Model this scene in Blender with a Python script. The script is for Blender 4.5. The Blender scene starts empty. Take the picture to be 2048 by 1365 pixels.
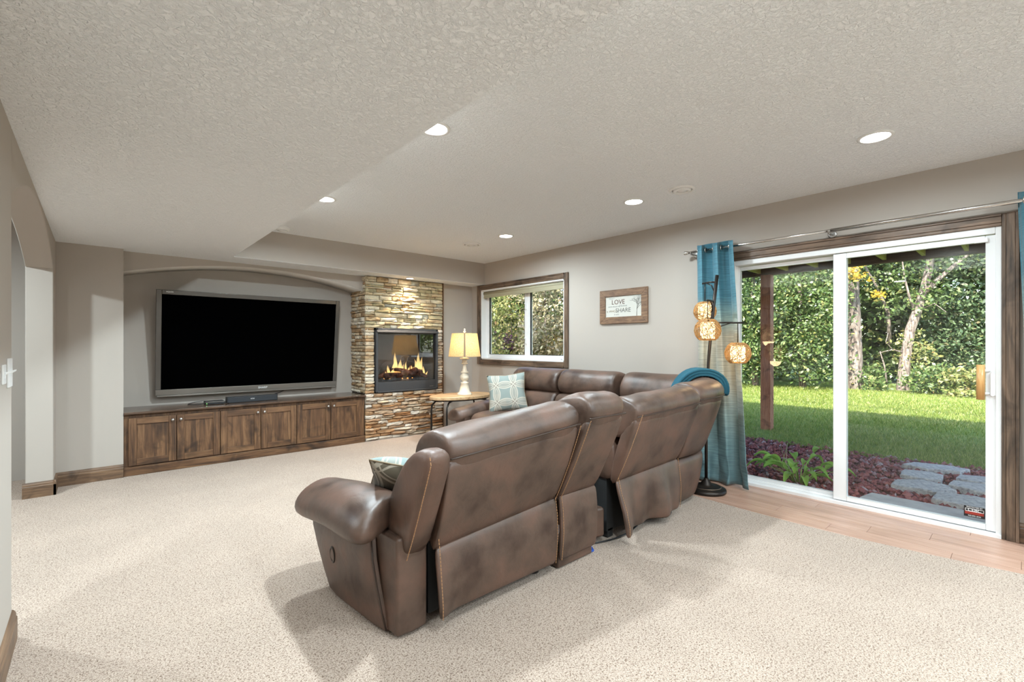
import bpy, bmesh, math, random
import numpy as np
from mathutils import Vector, Matrix, noise as mnoise

random.seed(7); RNG = np.random.default_rng(7)
scene = bpy.context.scene
COL = scene.collection
PI = math.pi

# ------------------------------------------------------------------ camera, sky, sun, exposure
TH = 0.7322
cam = bpy.data.cameras.new('camera'); camo = bpy.data.objects.new('camera', cam); COL.objects.link(camo)
camo.location = (0, 0, 1.25); camo.rotation_euler = (PI/2, 0, -TH)
cam.sensor_width = 36; cam.lens = 925.23/2048*36; cam.shift_y = 9.69/2048
cam.clip_start = 0.02; cam.clip_end = 300
scene.camera = camo

world = bpy.data.worlds.new('sky'); scene.world = world; world.use_nodes = True
wn = world.node_tree; wn.nodes.clear()
sky = wn.nodes.new('ShaderNodeTexSky'); sky.sky_type = 'NISHITA'; sky.sun_disc = False
sky.sun_elevation = math.radians(42); sky.sun_rotation = math.radians(-80); sky.air_density = 1.0; sky.dust_density = 1.5
wbg = wn.nodes.new('ShaderNodeBackground'); wbg.inputs[1].default_value = 0.50
wo = wn.nodes.new('ShaderNodeOutputWorld')
wn.links.new(sky.outputs[0], wbg.inputs[0]); wn.links.new(wbg.outputs[0], wo.inputs[0])

SUN_EL, SUN_AZ = math.radians(42), math.radians(12)
sun = bpy.data.lights.new('sun', 'SUN'); sun.energy = 6.2; sun.angle = 0.009; sun.color = (1.0, 0.93, 0.80)
suno = bpy.data.objects.new('sun', sun); COL.objects.link(suno)
sd = Vector((math.cos(SUN_EL)*math.cos(SUN_AZ), math.cos(SUN_EL)*math.sin(SUN_AZ), -math.sin(SUN_EL)))
suno.rotation_euler = sd.to_track_quat('-Z', 'Y').to_euler(); suno.location = (-10, 0, 20)
RECESSED_W = 14.5            # each recessed ceiling light

vs = scene.view_settings
vs.view_transform = 'Standard'; vs.look = 'None'; vs.gamma = 1.0; vs.use_curve_mapping = False
vs.exposure = 1.20
cy = scene.cycles
cy.max_bounces = 12; cy.diffuse_bounces = 9; cy.glossy_bounces = 4; cy.transmission_bounces = 6; cy.transparent_max_bounces = 16
cy.sample_clamp_indirect = 6.0; cy.caustics_reflective = False; cy.caustics_refractive = False
cy.use_denoising = True

# ------------------------------------------------------------------ helpers
class MB:
    def __init__(s, o=(0, 0, 0)): s.v = []; s.f = []; s.o = o
    def add(s, vs, fs):
        n = len(s.v); o = s.o
        s.v += [(v[0]-o[0], v[1]-o[1], v[2]-o[2]) for v in vs]
        s.f += [tuple(i+n for i in f) for f in fs]; return s
    def box(s, x0, x1, y0, y1, z0, z1):
        return s.add([(x0,y0,z0),(x1,y0,z0),(x1,y1,z0),(x0,y1,z0),(x0,y0,z1),(x1,y0,z1),(x1,y1,z1),(x0,y1,z1)],
                     [(0,3,2,1),(4,5,6,7),(0,1,5,4),(1,2,6,5),(2,3,7,6),(3,0,4,7)])
    def prism(s, pts, axis, a, b):
        def m(p, t): return (t,p[0],p[1]) if axis == 'x' else (p[0],t,p[1]) if axis == 'y' else (p[0],p[1],t)
        n = len(pts)
        return s.add([m(p,a) for p in pts]+[m(p,b) for p in pts],
                     [tuple(range(n))[::-1], tuple(range(n,2*n))]+[(i,(i+1)%n,n+(i+1)%n,n+i) for i in range(n)])
    def loft(s, rings, caps=True, closed=True):
        n = len(rings[0]); vs = [p for r in rings for p in r]; fs = []
        for k in range(len(rings)-1):
            for i in range(n if closed else n-1):
                j = (i+1) % n
                fs.append((k*n+i, k*n+j, (k+1)*n+j, (k+1)*n+i))
        if caps and closed:
            fs.append(tuple(range(n))[::-1]); fs.append(tuple((len(rings)-1)*n+i for i in range(n)))
        return s.add(vs, fs)
    def tube(s, path, r, n=8, caps=True, closed=False):
        P = [Vector(p) for p in path]; m = len(P); rings = []; up = None
        for k in range(m):
            if closed: t = P[(k+1) % m]-P[k-1]
            else: t = P[min(k+1,m-1)]-P[max(k-1,0)]
            t = t.normalized() if t.length > 1e-9 else Vector((0,0,1))
            if up is None:
                up = Vector((0,0,1)) if abs(t.z) < .9 else Vector((1,0,0))
            a = t.cross(up)
            if a.length < 1e-6: a = t.orthogonal()
            a.normalize(); b = a.cross(t).normalized(); up = b
            rr = r[k] if isinstance(r, (list,tuple)) else r
            rings.append([tuple(P[k]+a*(rr*math.cos(2*PI*i/n))+b*(rr*math.sin(2*PI*i/n))) for i in range(n)])
        if closed: rings.append(rings[0]); caps = False
        return s.loft(rings, caps)
    def lathe(s, prof, c=(0,0,0), n=24, caps=True):
        return s.loft([[(c[0]+r*math.cos(2*PI*i/n), c[1]+r*math.sin(2*PI*i/n), c[2]+z) for i in range(n)] for r, z in prof], caps)
    def grid(s, fn, nu, nv):
        vs = [fn(i/nu, j/nv) for j in range(nv+1) for i in range(nu+1)]
        return s.add(vs, [(j*(nu+1)+i, j*(nu+1)+i+1, (j+1)*(nu+1)+i+1, (j+1)*(nu+1)+i) for j in range(nv) for i in range(nu)])
    def mesh(s, name, smooth=False, recalc=True):
        me = bpy.data.meshes.new(name); me.from_pydata(s.v, [], s.f)
        if recalc:
            bm = bmesh.new(); bm.from_mesh(me); bmesh.ops.recalc_face_normals(bm, faces=bm.faces); bm.to_mesh(me); bm.free()
        if smooth: me.polygons.foreach_set('use_smooth', [True]*len(me.polygons))
        me.update(); return me
    def build(s, name, mat, parent=None, smooth=False, bevel=0, seg=2, sub=0, recalc=True, solid=0, label=None):
        me = s.mesh(name, smooth or bevel > 0 or sub > 0, recalc)
        if mat: me.materials.append(mat)
        o = bpy.data.objects.new(name, me); COL.objects.link(o); o.parent = parent
        if solid:
            m = o.modifiers.new('s', 'SOLIDIFY'); m.thickness = solid; m.offset = 0
        if bevel:
            m = o.modifiers.new('b', 'BEVEL'); m.width = bevel; m.segments = seg; m.limit_method = 'ANGLE'; m.angle_limit = 0.7; m.harden_normals = True
        if sub:
            m = o.modifiers.new('u', 'SUBSURF'); m.levels = sub; m.render_levels = sub
        if label: o['label'] = label
        return o

def empty(name, loc=(0,0,0), rz=0):
    o = bpy.data.objects.new(name, None); COL.objects.link(o); o.location = loc; o.rotation_euler = (0,0,rz)
    o.empty_display_size = .05; return o
def tag(o, label, cat=None, group=None, kind=None):
    o['label'] = label
    if cat: o['category'] = cat
    if group: o['group'] = group
    if kind: o['kind'] = kind
    return o
def thing(name, label, cat, loc=(0,0,0), rz=0, group=None):
    return tag(empty(name, loc, rz), label, cat, group)
def struct(o, label): return tag(o, label, None, None, 'structure')
def copy_tree(o, parent=None):
    c = o.copy(); COL.objects.link(c); c.parent = parent
    for ch in list(o.children): copy_tree(ch, c)
    return c
def text(name, body, size, loc, rot, mat, parent, ext=.0006, align='CENTER'):
    cu = bpy.data.curves.new(name, 'FONT'); cu.body = body; cu.size = size; cu.extrude = ext; cu.align_x = align; cu.align_y = 'CENTER'; cu.resolution_u = 3
    t = bpy.data.objects.new(name, cu); COL.objects.link(t)
    dg = bpy.context.evaluated_depsgraph_get(); me = bpy.data.meshes.new_from_object(t.evaluated_get(dg))
    bpy.data.objects.remove(t); bpy.data.curves.remove(cu)
    me.materials.clear(); me.materials.append(mat)
    o = bpy.data.objects.new(name, me); COL.objects.link(o); o.parent = parent; o.location = loc; o.rotation_euler = rot
    return o
def smoothstep(a, b, x):
    t = min(1, max(0, (x-a)/(b-a))); return t*t*(3-2*t)
def nz(p, sc=1.0, seed=0): return mnoise.noise(Vector((p[0]*sc+seed*7.3, p[1]*sc+seed*3.1, p[2]*sc+seed*1.7)))

# ------------------------------------------------------------------ materials
class NT:
    def __init__(s, name):
        s.m = bpy.data.materials.new(name); s.m.use_nodes = True; s.t = s.m.node_tree; s.t.nodes.clear()
        s.out = s.t.nodes.new('ShaderNodeOutputMaterial')
    def n(s, ty, props=None, **inp):
        nd = s.t.nodes.new('ShaderNode'+ty)
        for k, v in (props or {}).items(): setattr(nd, k, v)
        for k, v in inp.items(): s.set(nd, k, v)
        return nd
    def set(s, nd, k, v):
        key = int(k[1:]) if k[0] == '_' and k[1:].isdigit() else k.replace('_', ' ')
        sock = nd.inputs[key]
        if isinstance(v, bpy.types.NodeSocket): s.t.links.new(v, sock)
        elif isinstance(v, bpy.types.Node): s.t.links.new(v.outputs[0], sock)
        else:
            if hasattr(sock, 'default_value'):
                if isinstance(v, (tuple, list)) and len(v) == 3 and sock.type == 'RGBA': v = (*v, 1)
                sock.default_value = v
    def ramp(s, fac, stops, interp='LINEAR'):
        nd = s.t.nodes.new('ShaderNodeValToRGB'); cr = nd.color_ramp; cr.interpolation = interp
        while len(cr.elements) < len(stops): cr.elements.new(0.5)
        for e, (p, c) in zip(cr.elements, stops): e.position = p; e.color = (*c, 1) if len(c) == 3 else c
        s.set(nd, 'Fac', fac); return nd
    def math(s, op, a, b=0.0, c=0.0): return s.n('Math', {'operation': op}, _0=a, _1=b, _2=c)
    def mix(s, fac, a, b, mode='MIX'):
        nd = s.n('Mix', {'data_type': 'RGBA', 'blend_type': mode}); s.set(nd, '_0', fac); s.set(nd, '_6', a); s.set(nd, '_7', b)
        return nd.outputs[2]
    def surf(s, sh): s.t.links.new(sh.outputs[0] if isinstance(sh, bpy.types.Node) else sh, s.out.inputs[0]); return s.m
    def bsdf(s, **k): return s.surf(s.n('BsdfPrincipled', **k))
    def coord(s, which='Object', scale=(1,1,1), rnd=False):
        tc = s.n('TexCoord').outputs[which]
        if rnd:
            r = s.n('ObjectInfo').outputs['Random']; m = s.math('MULTIPLY', r, 37.0)
            cb = s.n('CombineXYZ', X=m, Y=m, Z=m); tc = s.n('VectorMath', {'operation': 'ADD'}, _0=tc, _1=cb).outputs[0]
        return s.n('Mapping', Vector=tc, Scale=scale).outputs[0]

def plain(name, c, rough=.5, metal=0.0, spec=.5, **k):
    t = NT(name); return t.bsdf(Base_Color=c, Roughness=rough, Metallic=metal, Specular_IOR_Level=spec, **k)
def emit(name, c, st):
    t = NT(name); return t.surf(t.n('Emission', Color=c, Strength=st))
def paint(name, c, bump=.02, sc=220, dist=.002):
    t = NT(name); co = t.coord()
    n = t.n('TexNoise', Vector=co, Scale=sc, Detail=2.0)
    b = t.n('Bump', Strength=bump, Distance=dist, Height=n.outputs[0])
    return t.bsdf(Base_Color=c, Roughness=.75, Specular_IOR_Level=.3, Normal=b)

M = {}
M['wall'] = paint('greige_wall_paint', (.43,.386,.343), .06)
M['arch_under'] = paint('uplit_textured_arch', (.62,.59,.55), .6, 150, .004)  # paler than the wall paint: light from below put into the colour
M['white'] = plain('white_vinyl', (.80,.80,.80), .35)
M['white_trim'] = plain('white_plastic', (.78,.78,.77), .4)
M['black'] = plain('black_plastic', (.012,.012,.013), .35)
M['void'] = plain('dark_mechanism', (.008,.008,.008), .8)
def ceiling_mat():
    t = NT('knockdown_ceiling'); co = t.coord()
    n1 = t.n('TexNoise', Vector=co, Scale=55.0, Detail=4.0, Roughness=.6, Distortion=.6)
    r = t.ramp(n1.outputs[0], [(.42,(0,0,0)),(.58,(1,1,1))])
    n2 = t.n('TexNoise', Vector=co, Scale=160.0, Detail=2.0)
    h = t.math('ADD', r.outputs[0], t.math('MULTIPLY', n2.outputs[0], .35))
    b = t.n('Bump', Strength=.75, Distance=.006, Height=h)
    return t.bsdf(Base_Color=(.885,.905,.925), Roughness=.9, Specular_IOR_Level=.2, Normal=b)
M['ceiling'] = ceiling_mat()
def carpet_mat():
    t = NT('speckled_carpet'); co = t.coord()
    n1 = t.n('TexNoise', Vector=co, Scale=210.0, Detail=2.0, Roughness=.6)
    n2 = t.n('TexNoise', Vector=co, Scale=145.0, Detail=3.0, Roughness=.7, Distortion=.6)
    n3 = t.n('TexNoise', Vector=co, Scale=2.2, Detail=2.0)
    c = t.ramp(n1.outputs[0], [(.36,(.33,.246,.190)),(.50,(.46,.362,.290)),(.64,(.58,.474,.392))])
    fleck = t.ramp(n2.outputs[0], [(.535,(0,0,0)),(.585,(1,1,1))])
    col = t.mix(t.math('MULTIPLY', fleck.outputs[0], .85), c.outputs[0], (.13,.075,.048))
    tint = t.ramp(n3.outputs[0], [(.35,(.92,.92,.92)),(.65,(1,1,1))])
    col = t.mix(1.0, col, tint.outputs[0], 'MULTIPLY')
    b = t.n('Bump', Strength=.6, Distance=.006, Height=n1.outputs[0])
    return t.bsdf(Base_Color=col, Roughness=.95, Specular_IOR_Level=.1, Sheen_Weight=.15, Normal=b)
M['carpet'] = carpet_mat()
def wood(name, dark, mid, light, axis='x', sc=1.0, rough=.45, knots=True, streak=14.0, coat=0.0):
    t = NT(name)
    s = {'x':(1.1,9,9),'y':(9,1.1,9),'z':(9,9,1.1)}[axis]
    co = t.coord(scale=tuple(a*sc for a in s), rnd=True); co2 = t.coord(scale=(sc,)*3, rnd=True)
    n1 = t.n('TexNoise', Vector=co, Scale=2.2, Detail=5.0, Roughness=.6, Distortion=.8)
    s2 = {'x':(.5,streak,streak),'y':(streak,.5,streak),'z':(streak,streak,.5)}[axis]
    n2 = t.n('TexNoise', Vector=t.coord(scale=tuple(a*sc for a in s2), rnd=True), Scale=6.0, Detail=3.0, Roughness=.7)
    f = t.math('ADD', t.math('MULTIPLY', n1.outputs[0], .65), t.math('MULTIPLY', n2.outputs[0], .35))
    c = t.ramp(f, [(.32,dark),(.48,mid),(.66,light)]).outputs[0]
    if knots:
        n3 = t.n('TexNoise', Vector=co2, Scale=3.4, Detail=3.0, Distortion=1.2)
        k = t.ramp(n3.outputs[0], [(.55,(0,0,0)),(.72,(1,1,1))])
        c = t.mix(t.math('MULTIPLY', k.outputs[0], .75), c, tuple(x*.45 for x in dark))
    b = t.n('Bump', Strength=.15, Distance=.002, Height=n2.outputs[0])
    return t.bsdf(Base_Color=c, Roughness=rough, Normal=b, Coat_Weight=coat, Coat_Roughness=.15)
DK = ((.028,.015,.009),(.105,.050,.023),(.225,.118,.055))
for a in 'xyz': M['alder_'+a] = wood('stained_alder_'+a, *DK, axis=a)
M['counter'] = wood('stained_counter', (.03,.018,.012),(.085,.048,.030),(.16,.095,.06), 'x', rough=.25, coat=.4)
for a in 'yz': M['casing_'+a] = wood('casing_wood_'+a, (.03,.022,.018),(.12,.078,.052),(.26,.17,.115), a)
M['base_x'] = wood('baseboard_wood_x', (.035,.022,.016),(.13,.075,.043),(.25,.15,.085), 'x')
M['base_y'] = wood('baseboard_wood_y', (.035,.022,.016),(.13,.075,.043),(.25,.15,.085), 'y')
M['plank'] = wood('pale_floor_plank', (.34,.195,.135),(.445,.265,.190),(.55,.35,.265), 'y', .8, .35, False, 10)
M['tabletop'] = wood('pine_tabletop', (.35,.20,.09),(.52,.33,.17),(.65,.45,.26), 'y', 1, .35, False)
M['frame_wood'] = wood('rustic_frame_wood', (.06,.032,.02),(.17,.095,.055),(.30,.18,.10), 'y', 3, .6, False)
M['handle_wood'] = wood('oak_handle', (.50,.25,.08),(.60,.32,.11),(.68,.40,.16), 'z', 3, .35, False)
def leather():
    t = NT('brown_leather'); co = t.coord()
    n1 = t.n('TexNoise', Vector=co, Scale=5.0, Detail=4.0, Roughness=.55)
    c = t.ramp(n1.outputs[0], [(.33,(.044,.023,.016)),(.47,(.086,.052,.037)),(.62,(.122,.066,.046))])
    n2 = t.n('TexVoronoi', Vector=co, Scale=420.0)
    n3 = t.n('TexNoise', Vector=co, Scale=11.0, Detail=3.0, Distortion=1.0)
    h = t.math('ADD', t.math('MULTIPLY', n2.outputs[0], .12), n3.outputs[0])
    b = t.n('Bump', Strength=.22, Distance=.012, Height=h)
    r = t.ramp(n1.outputs[0], [(.3,(.36,)*3),(.7,(.46,)*3)])
    return t.bsdf(Base_Color=c.outputs[0], Roughness=r.outputs[0], Specular_IOR_Level=.55, Normal=b)
M['leather'] = leather()
M['thread'] = plain('tan_stitch_thread', (.36,.19,.09), .7)
M['piping'] = plain('dark_leather_piping', (.045,.026,.018), .45)
M['chrome'] = plain('brushed_nickel', (.62,.60,.57), .22, 1.0)
M['pewter'] = plain('pewter', (.42,.40,.38), .35, 1.0)
M['bronze'] = plain('oil_rubbed_bronze', (.035,.028,.024), .38, .7)
M['bronze_l'] = plain('worn_bronze', (.16,.12,.09), .4, .7)
M['cream'] = plain('cream_painted_wood', (.72,.63,.50), .5)
def stone_mat(name, stops):
    t = NT(name); r = t.n('ObjectInfo').outputs['Random']
    c = t.ramp(r, stops, 'CONSTANT')
    co = t.n('Mapping', Vector=t.n('NewGeometry').outputs['Position'], Scale=(1,1,2.2)).outputs[0]
    n = t.n('TexNoise', Vector=co, Scale=13.0, Detail=5.0, Roughness=.65)
    v = t.ramp(n.outputs[0], [(.30,(.42,.36,.30)),(.48,(.92,.90,.86)),(.70,(1.15,1.05,.92))])
    col = t.mix(.9, c.outputs[0], v.outputs[0], 'MULTIPLY')
    rust = t.n('TexNoise', Vector=co, Scale=6.0, Detail=3.0)
    rf = t.ramp(rust.outputs[0], [(.54,(0,0,0)),(.68,(1,1,1))])
    col = t.mix(t.math('MULTIPLY', rf.outputs[0], .4), col, (.30,.16,.07))
    b = t.n('Bump', Strength=.6, Distance=.01, Height=n.outputs[0])
    return t.bsdf(Base_Color=col, Roughness=.85, Specular_IOR_Level=.25, Normal=b)
M['stone_hi'] = stone_mat('ledgestone_olive', [(0,(.50,.45,.30)),(.16,(.62,.56,.42)),(.30,(.40,.35,.22)),(.44,(.70,.64,.50)),(.58,(.48,.36,.22)),(.7,(.60,.50,.34)),(.82,(.75,.70,.60)),(.93,(.42,.42,.36))])
M['stone_lo'] = stone_mat('ledgestone_rust', [(0,(.52,.43,.33)),(.15,(.44,.27,.15)),(.30,(.64,.57,.49)),(.45,(.38,.25,.16)),(.58,(.54,.40,.28)),(.70,(.66,.61,.55)),(.82,(.44,.36,.29)),(.92,(.46,.25,.12))])
M['stone_side'] = stone_mat('ledgestone_tan', [(0,(.52,.40,.26)),(.2,(.66,.58,.46)),(.38,(.42,.28,.16)),(.55,(.58,.46,.32)),(.72,(.72,.66,.56)),(.88,(.36,.24,.14))])
M['mortar'] = plain('dark_mortar', (.10,.075,.055), .95)
def glass(name, tint=(1,1,1), f=1.45, extra=0.0):
    t = NT(name); fc = t.n('LayerWeight', Blend=.5).outputs['Facing']
    fac = t.math('MULTIPLY_ADD', t.math('POWER', fc, 5.0), .8, .035+extra)
    tr = t.n('BsdfTransparent', Color=tint); gl = t.n('BsdfGlossy', Roughness=.0)
    return t.surf(t.n('MixShader', _0=fac, _1=tr, _2=gl))
M['glass'] = glass('window_glass', (.97,.985,.98))
M['fireglass'] = glass('fireplace_glass', (.85,.86,.87), 1.5, .06)
def curtain_mat():
    t = NT('teal_ombre_fabric'); g = t.n('TexCoord').outputs['Object']
    z = t.n('SeparateXYZ', Vector=g).outputs[2]
    n = t.n('TexNoise', Vector=t.n('Mapping', Vector=g, Scale=(5,5,130)).outputs[0], Scale=1.0, Detail=3.0, Roughness=.7)
    n2 = t.n('TexNoise', Vector=t.n('Mapping', Vector=g, Scale=(8,8,8)).outputs[0], Scale=.4, Detail=2.0)
    zz = t.math('ADD', t.math('MULTIPLY', z, 1/2.2), t.math('MULTIPLY', t.math('SUBTRACT', n2.outputs[0], .5), .10))
    base = t.ramp(zz, [(.0,(.15,.27,.30)),(.14,(.19,.33,.36)),(.28,(.28,.38,.37)),(.38,(.38,.40,.35)),(.60,(.42,.41,.34)),(.70,(.24,.36,.37)),(.78,(.080,.245,.32)),(1.0,(.070,.24,.325))])
    st = t.ramp(n.outputs[0], [(.33,(.62,.62,.62)),(.52,(1,1,1)),(.68,(1.3,1.28,1.22))])
    col = t.mix(.85, base.outputs[0], st.outputs[0], 'MULTIPLY')
    b = t.n('Bump', Strength=.15, Distance=.002, Height=n.outputs[0])
    p = t.n('BsdfPrincipled', Base_Color=col, Roughness=.45, Specular_IOR_Level=.5, Sheen_Weight=.3, Normal=b)
    tl = t.n('BsdfTranslucent', Color=col)
    return t.surf(t.n('MixShader', _0=.22, _1=p, _2=tl))
M['curtain'] = curtain_mat()
def pillow_mat(name, bg, ring, petal, gem, nrep=3.0):
    t = NT(name); uv = t.n('TexCoord').outputs['UV']
    sc = t.n('VectorMath', {'operation': 'SCALE'}, _0=uv); t.set(sc, 'Scale', nrep)
    fr = t.n('VectorMath', {'operation': 'FRACTION'}, _0=sc.outputs[0])
    ds = []
    for c in [(0,0,0),(1,0,0),(0,1,0),(1,1,0)]:
        ds.append(t.n('VectorMath', {'operation': 'DISTANCE'}, _0=fr.outputs[0], _1=c).outputs['Value'])
    R = .705
    lines = None; cnt = None
    for d in ds:
        for rr, w in ((R,.030),(R-.10,.014)):
            l = t.math('LESS_THAN', t.math('ABSOLUTE', t.math('SUBTRACT', d, rr)), w)
            lines = l if lines is None else t.math('MAXIMUM', lines, l)
        c = t.math('LESS_THAN', d, R); cnt = c if cnt is None else t.math('ADD', cnt, c)
    pet = t.math('GREATER_THAN', cnt, 1.5); pet4 = t.math('GREATER_THAN', cnt, 2.5)
    dm = t.n('VectorMath', {'operation': 'SUBTRACT'}, _0=fr.outputs[0], _1=(.5,.5,0)); ab = t.n('VectorMath', {'operation': 'ABSOLUTE'}, _0=dm.outputs[0])
    sp = t.n('SeparateXYZ', Vector=ab.outputs[0]); dia = t.math('LESS_THAN', t.math('ADD', sp.outputs[0], sp.outputs[1]), .20)
    nn = t.n('TexNoise', Vector=t.n('VectorMath', {'operation': 'FLOOR'}, _0=sc.outputs[0]).outputs[0], Scale=3.7)
    pc = t.mix(t.math('GREATER_THAN', nn.outputs[0], .5), petal, tuple(.6*a+.4*b for a, b in zip(petal, bg)))
    col = t.mix(pet, bg, pc); col = t.mix(pet4, col, tuple(.75*a for a in petal)); col = t.mix(dia, col, gem); col = t.mix(lines, col, ring)
    f = t.n('TexNoise', Vector=uv, Scale=260.0); b = t.n('Bump', Strength=.3, Distance=.002, Height=f.outputs[0])
    return t.bsdf(Base_Color=col, Roughness=.8, Sheen_Weight=.2, Normal=b)
M['pillow_light'] = pillow_mat('geometric_pillow_fabric', (.225,.265,.245), (.46,.42,.35), (.33,.305,.255), (.13,.10,.085), 2.2)
M['pillow_dark'] = pillow_mat('olive_medallion_fabric', (.10,.08,.052), (.34,.295,.23), (.105,.085,.055), (.10,.08,.052), 1.6)
M['pillow_teal'] = pillow_mat('teal_medallion_fabric', (.20,.26,.25), (.42,.39,.33), (.30,.30,.26), (.15,.13,.11), 2.0)
def knit():
    t = NT('teal_knit'); co = t.n('TexCoord').outputs['UV']
    w = t.n('TexWave', {'wave_type': 'BANDS', 'bands_direction': 'DIAGONAL'}, Vector=co, Scale=55.0, Distortion=3.0, Detail=1.0)
    c = t.ramp(w.outputs[0], [(.1,(.003,.055,.10)),(.6,(.010,.15,.25)),(1,(.035,.26,.37))])
    b = t.n('Bump', Strength=.8, Distance=.008, Height=w.outputs[0])
    return t.bsdf(Base_Color=c.outputs[0], Roughness=.9, Normal=b)
M['knit'] = knit()
def leafmat(name, stops, tl=.4):
    t = NT(name); r = t.n('NewGeometry').outputs['Random Per Island']
    c = t.ramp(r, stops)
    d = t.n('BsdfDiffuse', Color=c.outputs[0]); tr = t.n('BsdfTranslucent', Color=c.outputs[0]); g = t.n('BsdfGlossy', Color=(.6,.6,.6), Roughness=.45)
    m = t.n('MixShader', _0=tl, _1=d, _2=tr); return t.surf(t.n('MixShader', _0=.06, _1=m, _2=g))
M['leaf_green'] = leafmat('green_leaves', [(0,(.035,.07,.02)),(.4,(.09,.155,.04)),(.75,(.18,.27,.08)),(.93,(.33,.38,.15)),(1,(.42,.38,.10))])
M['leaf_yellow'] = leafmat('yellow_green_leaves', [(0,(.06,.09,.02)),(.3,(.17,.21,.055)),(.65,(.32,.33,.11)),(.9,(.46,.41,.16)),(1,(.42,.25,.11))])
M['leaf_gold'] = leafmat('golden_leaves', [(0,(.45,.30,.04)),(.5,(.75,.52,.06)),(1,(.85,.65,.15))])
M['leaf_pine'] = leafmat('dark_evergreen_sprays', [(0,(.035,.065,.03)),(.5,(.085,.145,.065)),(.9,(.18,.24,.11)),(1,(.28,.24,.13))], .25)
M['leaf_dry'] = leafmat('dry_tan_twigs', [(0,(.20,.16,.09)),(.4,(.33,.29,.18)),(.8,(.42,.39,.25)),(1,(.28,.30,.12))], .3)
M['leaf_plum'] = leafmat('plum_leaves', [(0,(.08,.03,.07)),(.6,(.16,.07,.14)),(1,(.25,.14,.20))])
def bark():
    t = NT('pale_bark'); co = t.coord(scale=(10,10,1.6))
    n = t.n('TexNoise', Vector=co, Scale=2.5, Detail=5.0, Roughness=.7)
    c = t.ramp(n.outputs[0], [(.36,(.06,.042,.035)),(.52,(.25,.20,.17)),(.68,(.46,.39,.34))])
    b = t.n('Bump', Strength=.9, Distance=.03, Height=n.outputs[0])
    return t.bsdf(Base_Color=c.outputs[0], Roughness=.95, Normal=b)
M['bark'] = bark()
def ground_mat(name, stops, sc, bump=.5):
    t = NT(name); n = t.n('TexNoise', Vector=t.coord(), Scale=sc, Detail=5.0, Roughness=.7)
    c = t.ramp(n.outputs[0], stops); b = t.n('Bump', Strength=bump, Distance=.02, Height=n.outputs[0])
    return t.bsdf(Base_Color=c.outputs[0], Roughness=.95, Specular_IOR_Level=.15, Normal=b)
M['soil'] = ground_mat('lawn_soil', [(.35,(.11,.15,.035)),(.65,(.22,.28,.08))], 9)
M['bed'] = ground_mat('dark_bed_soil', [(.35,(.05,.02,.022)),(.65,(.14,.055,.05))], 30)
M['lava'] = leafmat('red_lava_rock', [(0,(.12,.035,.045)),(.4,(.28,.075,.085)),(.75,(.42,.13,.12)),(.94,(.40,.26,.29)),(1,(.5,.42,.44))], 0.0)
M['grass'] = leafmat('grass_blades', [(0,(.11,.17,.026)),(.5,(.22,.30,.052)),(.9,(.38,.41,.11)),(1,(.52,.46,.18))], .35)
M['slab'] = ground_mat('granite_slab', [(.36,(.30,.28,.30)),(.5,(.52,.49,.50)),(.66,(.68,.64,.62))], 28)
M['concrete'] = ground_mat('concrete', [(.35,(.38,.36,.37)),(.65,(.50,.48,.48))], 5, .2)
M['post'] = wood('red_brown_post', (.22,.075,.045),(.36,.14,.085),(.48,.22,.14), 'z', 1.5, .7)
M['beam'] = wood('brown_beam', (.05,.028,.018),(.10,.055,.035),(.16,.09,.06), 'y', 1.5, .8, False)
M['joist'] = wood('lawn_lit_treated_joist', (.46,.40,.10),(.60,.54,.16),(.68,.62,.24), 'x', 1.5, .8, False)  # yellowish treated wood, brightened to stand for light bounced off the lawn
M['log'] = ground_mat('charred_log', [(.38,(.03,.018,.014)),(.55,(.20,.08,.05)),(.7,(.34,.17,.12))], 12)
M['ash'] = ground_mat('ember_bed', [(.4,(.05,.05,.05)),(.7,(.22,.20,.19))], 40)
M['firebrick'] = plain('firebox_liner', (.055,.055,.058), .6)
M['gunmetal'] = plain('gunmetal_panel', (.075,.078,.085), .4, .4)
M['bezel'] = plain('glossy_bezel', (.10,.09,.08), .16, .3)
M['bezel_bottom'] = plain('satin_bezel', (.20,.175,.15), .35, .5)
M['screen'] = plain('black_screen', (.0006,.0006,.0007), .9, 0, 0.0)
M['white_print'] = plain('white_lettering', (.85,.85,.85), .5)
M['paper'] = plain('off_white_print', (.56,.55,.50), .7)
M['ink_brown'] = plain('brown_ink', (.09,.035,.025), .7)
M['ink_grey'] = plain('grey_ink', (.12,.115,.10), .7)
M['ink_tan'] = plain('tan_ink', (.24,.18,.11), .7)
M['ink_pale'] = plain('pale_ink', (.27,.28,.27), .7)
def flame_mat():
    t = NT('flame'); z = t.n('SeparateXYZ', Vector=t.n('TexCoord').outputs['Generated']).outputs[2]
    c = t.ramp(z, [(0,(1.0,.36,.06)),(.25,(1,.62,.20)),(.6,(1,.66,.25)),(1,(1,.36,.08))])
    st = t.ramp(z, [(0,(.7,)*3),(.3,(1,)*3),(1,(.35,)*3)])
    e = t.n('Emission', Color=c.outputs[0], Strength=t.math('MULTIPLY', st.outputs[0], 1.25))
    f = t.ramp(z, [(0,(.45,)*3),(.35,(.35,)*3),(1,(.85,)*3)])
    return t.surf(t.n('MixShader', _0=f.outputs[0], _1=e, _2=t.n('BsdfTransparent')))
M['flame'] = flame_mat()
M['ember'] = emit('glowing_ember', (1.0,.30,.06), 3.0)
M['lens'] = emit('lit_lens', (1.0,.97,.92), 14.0)
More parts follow.
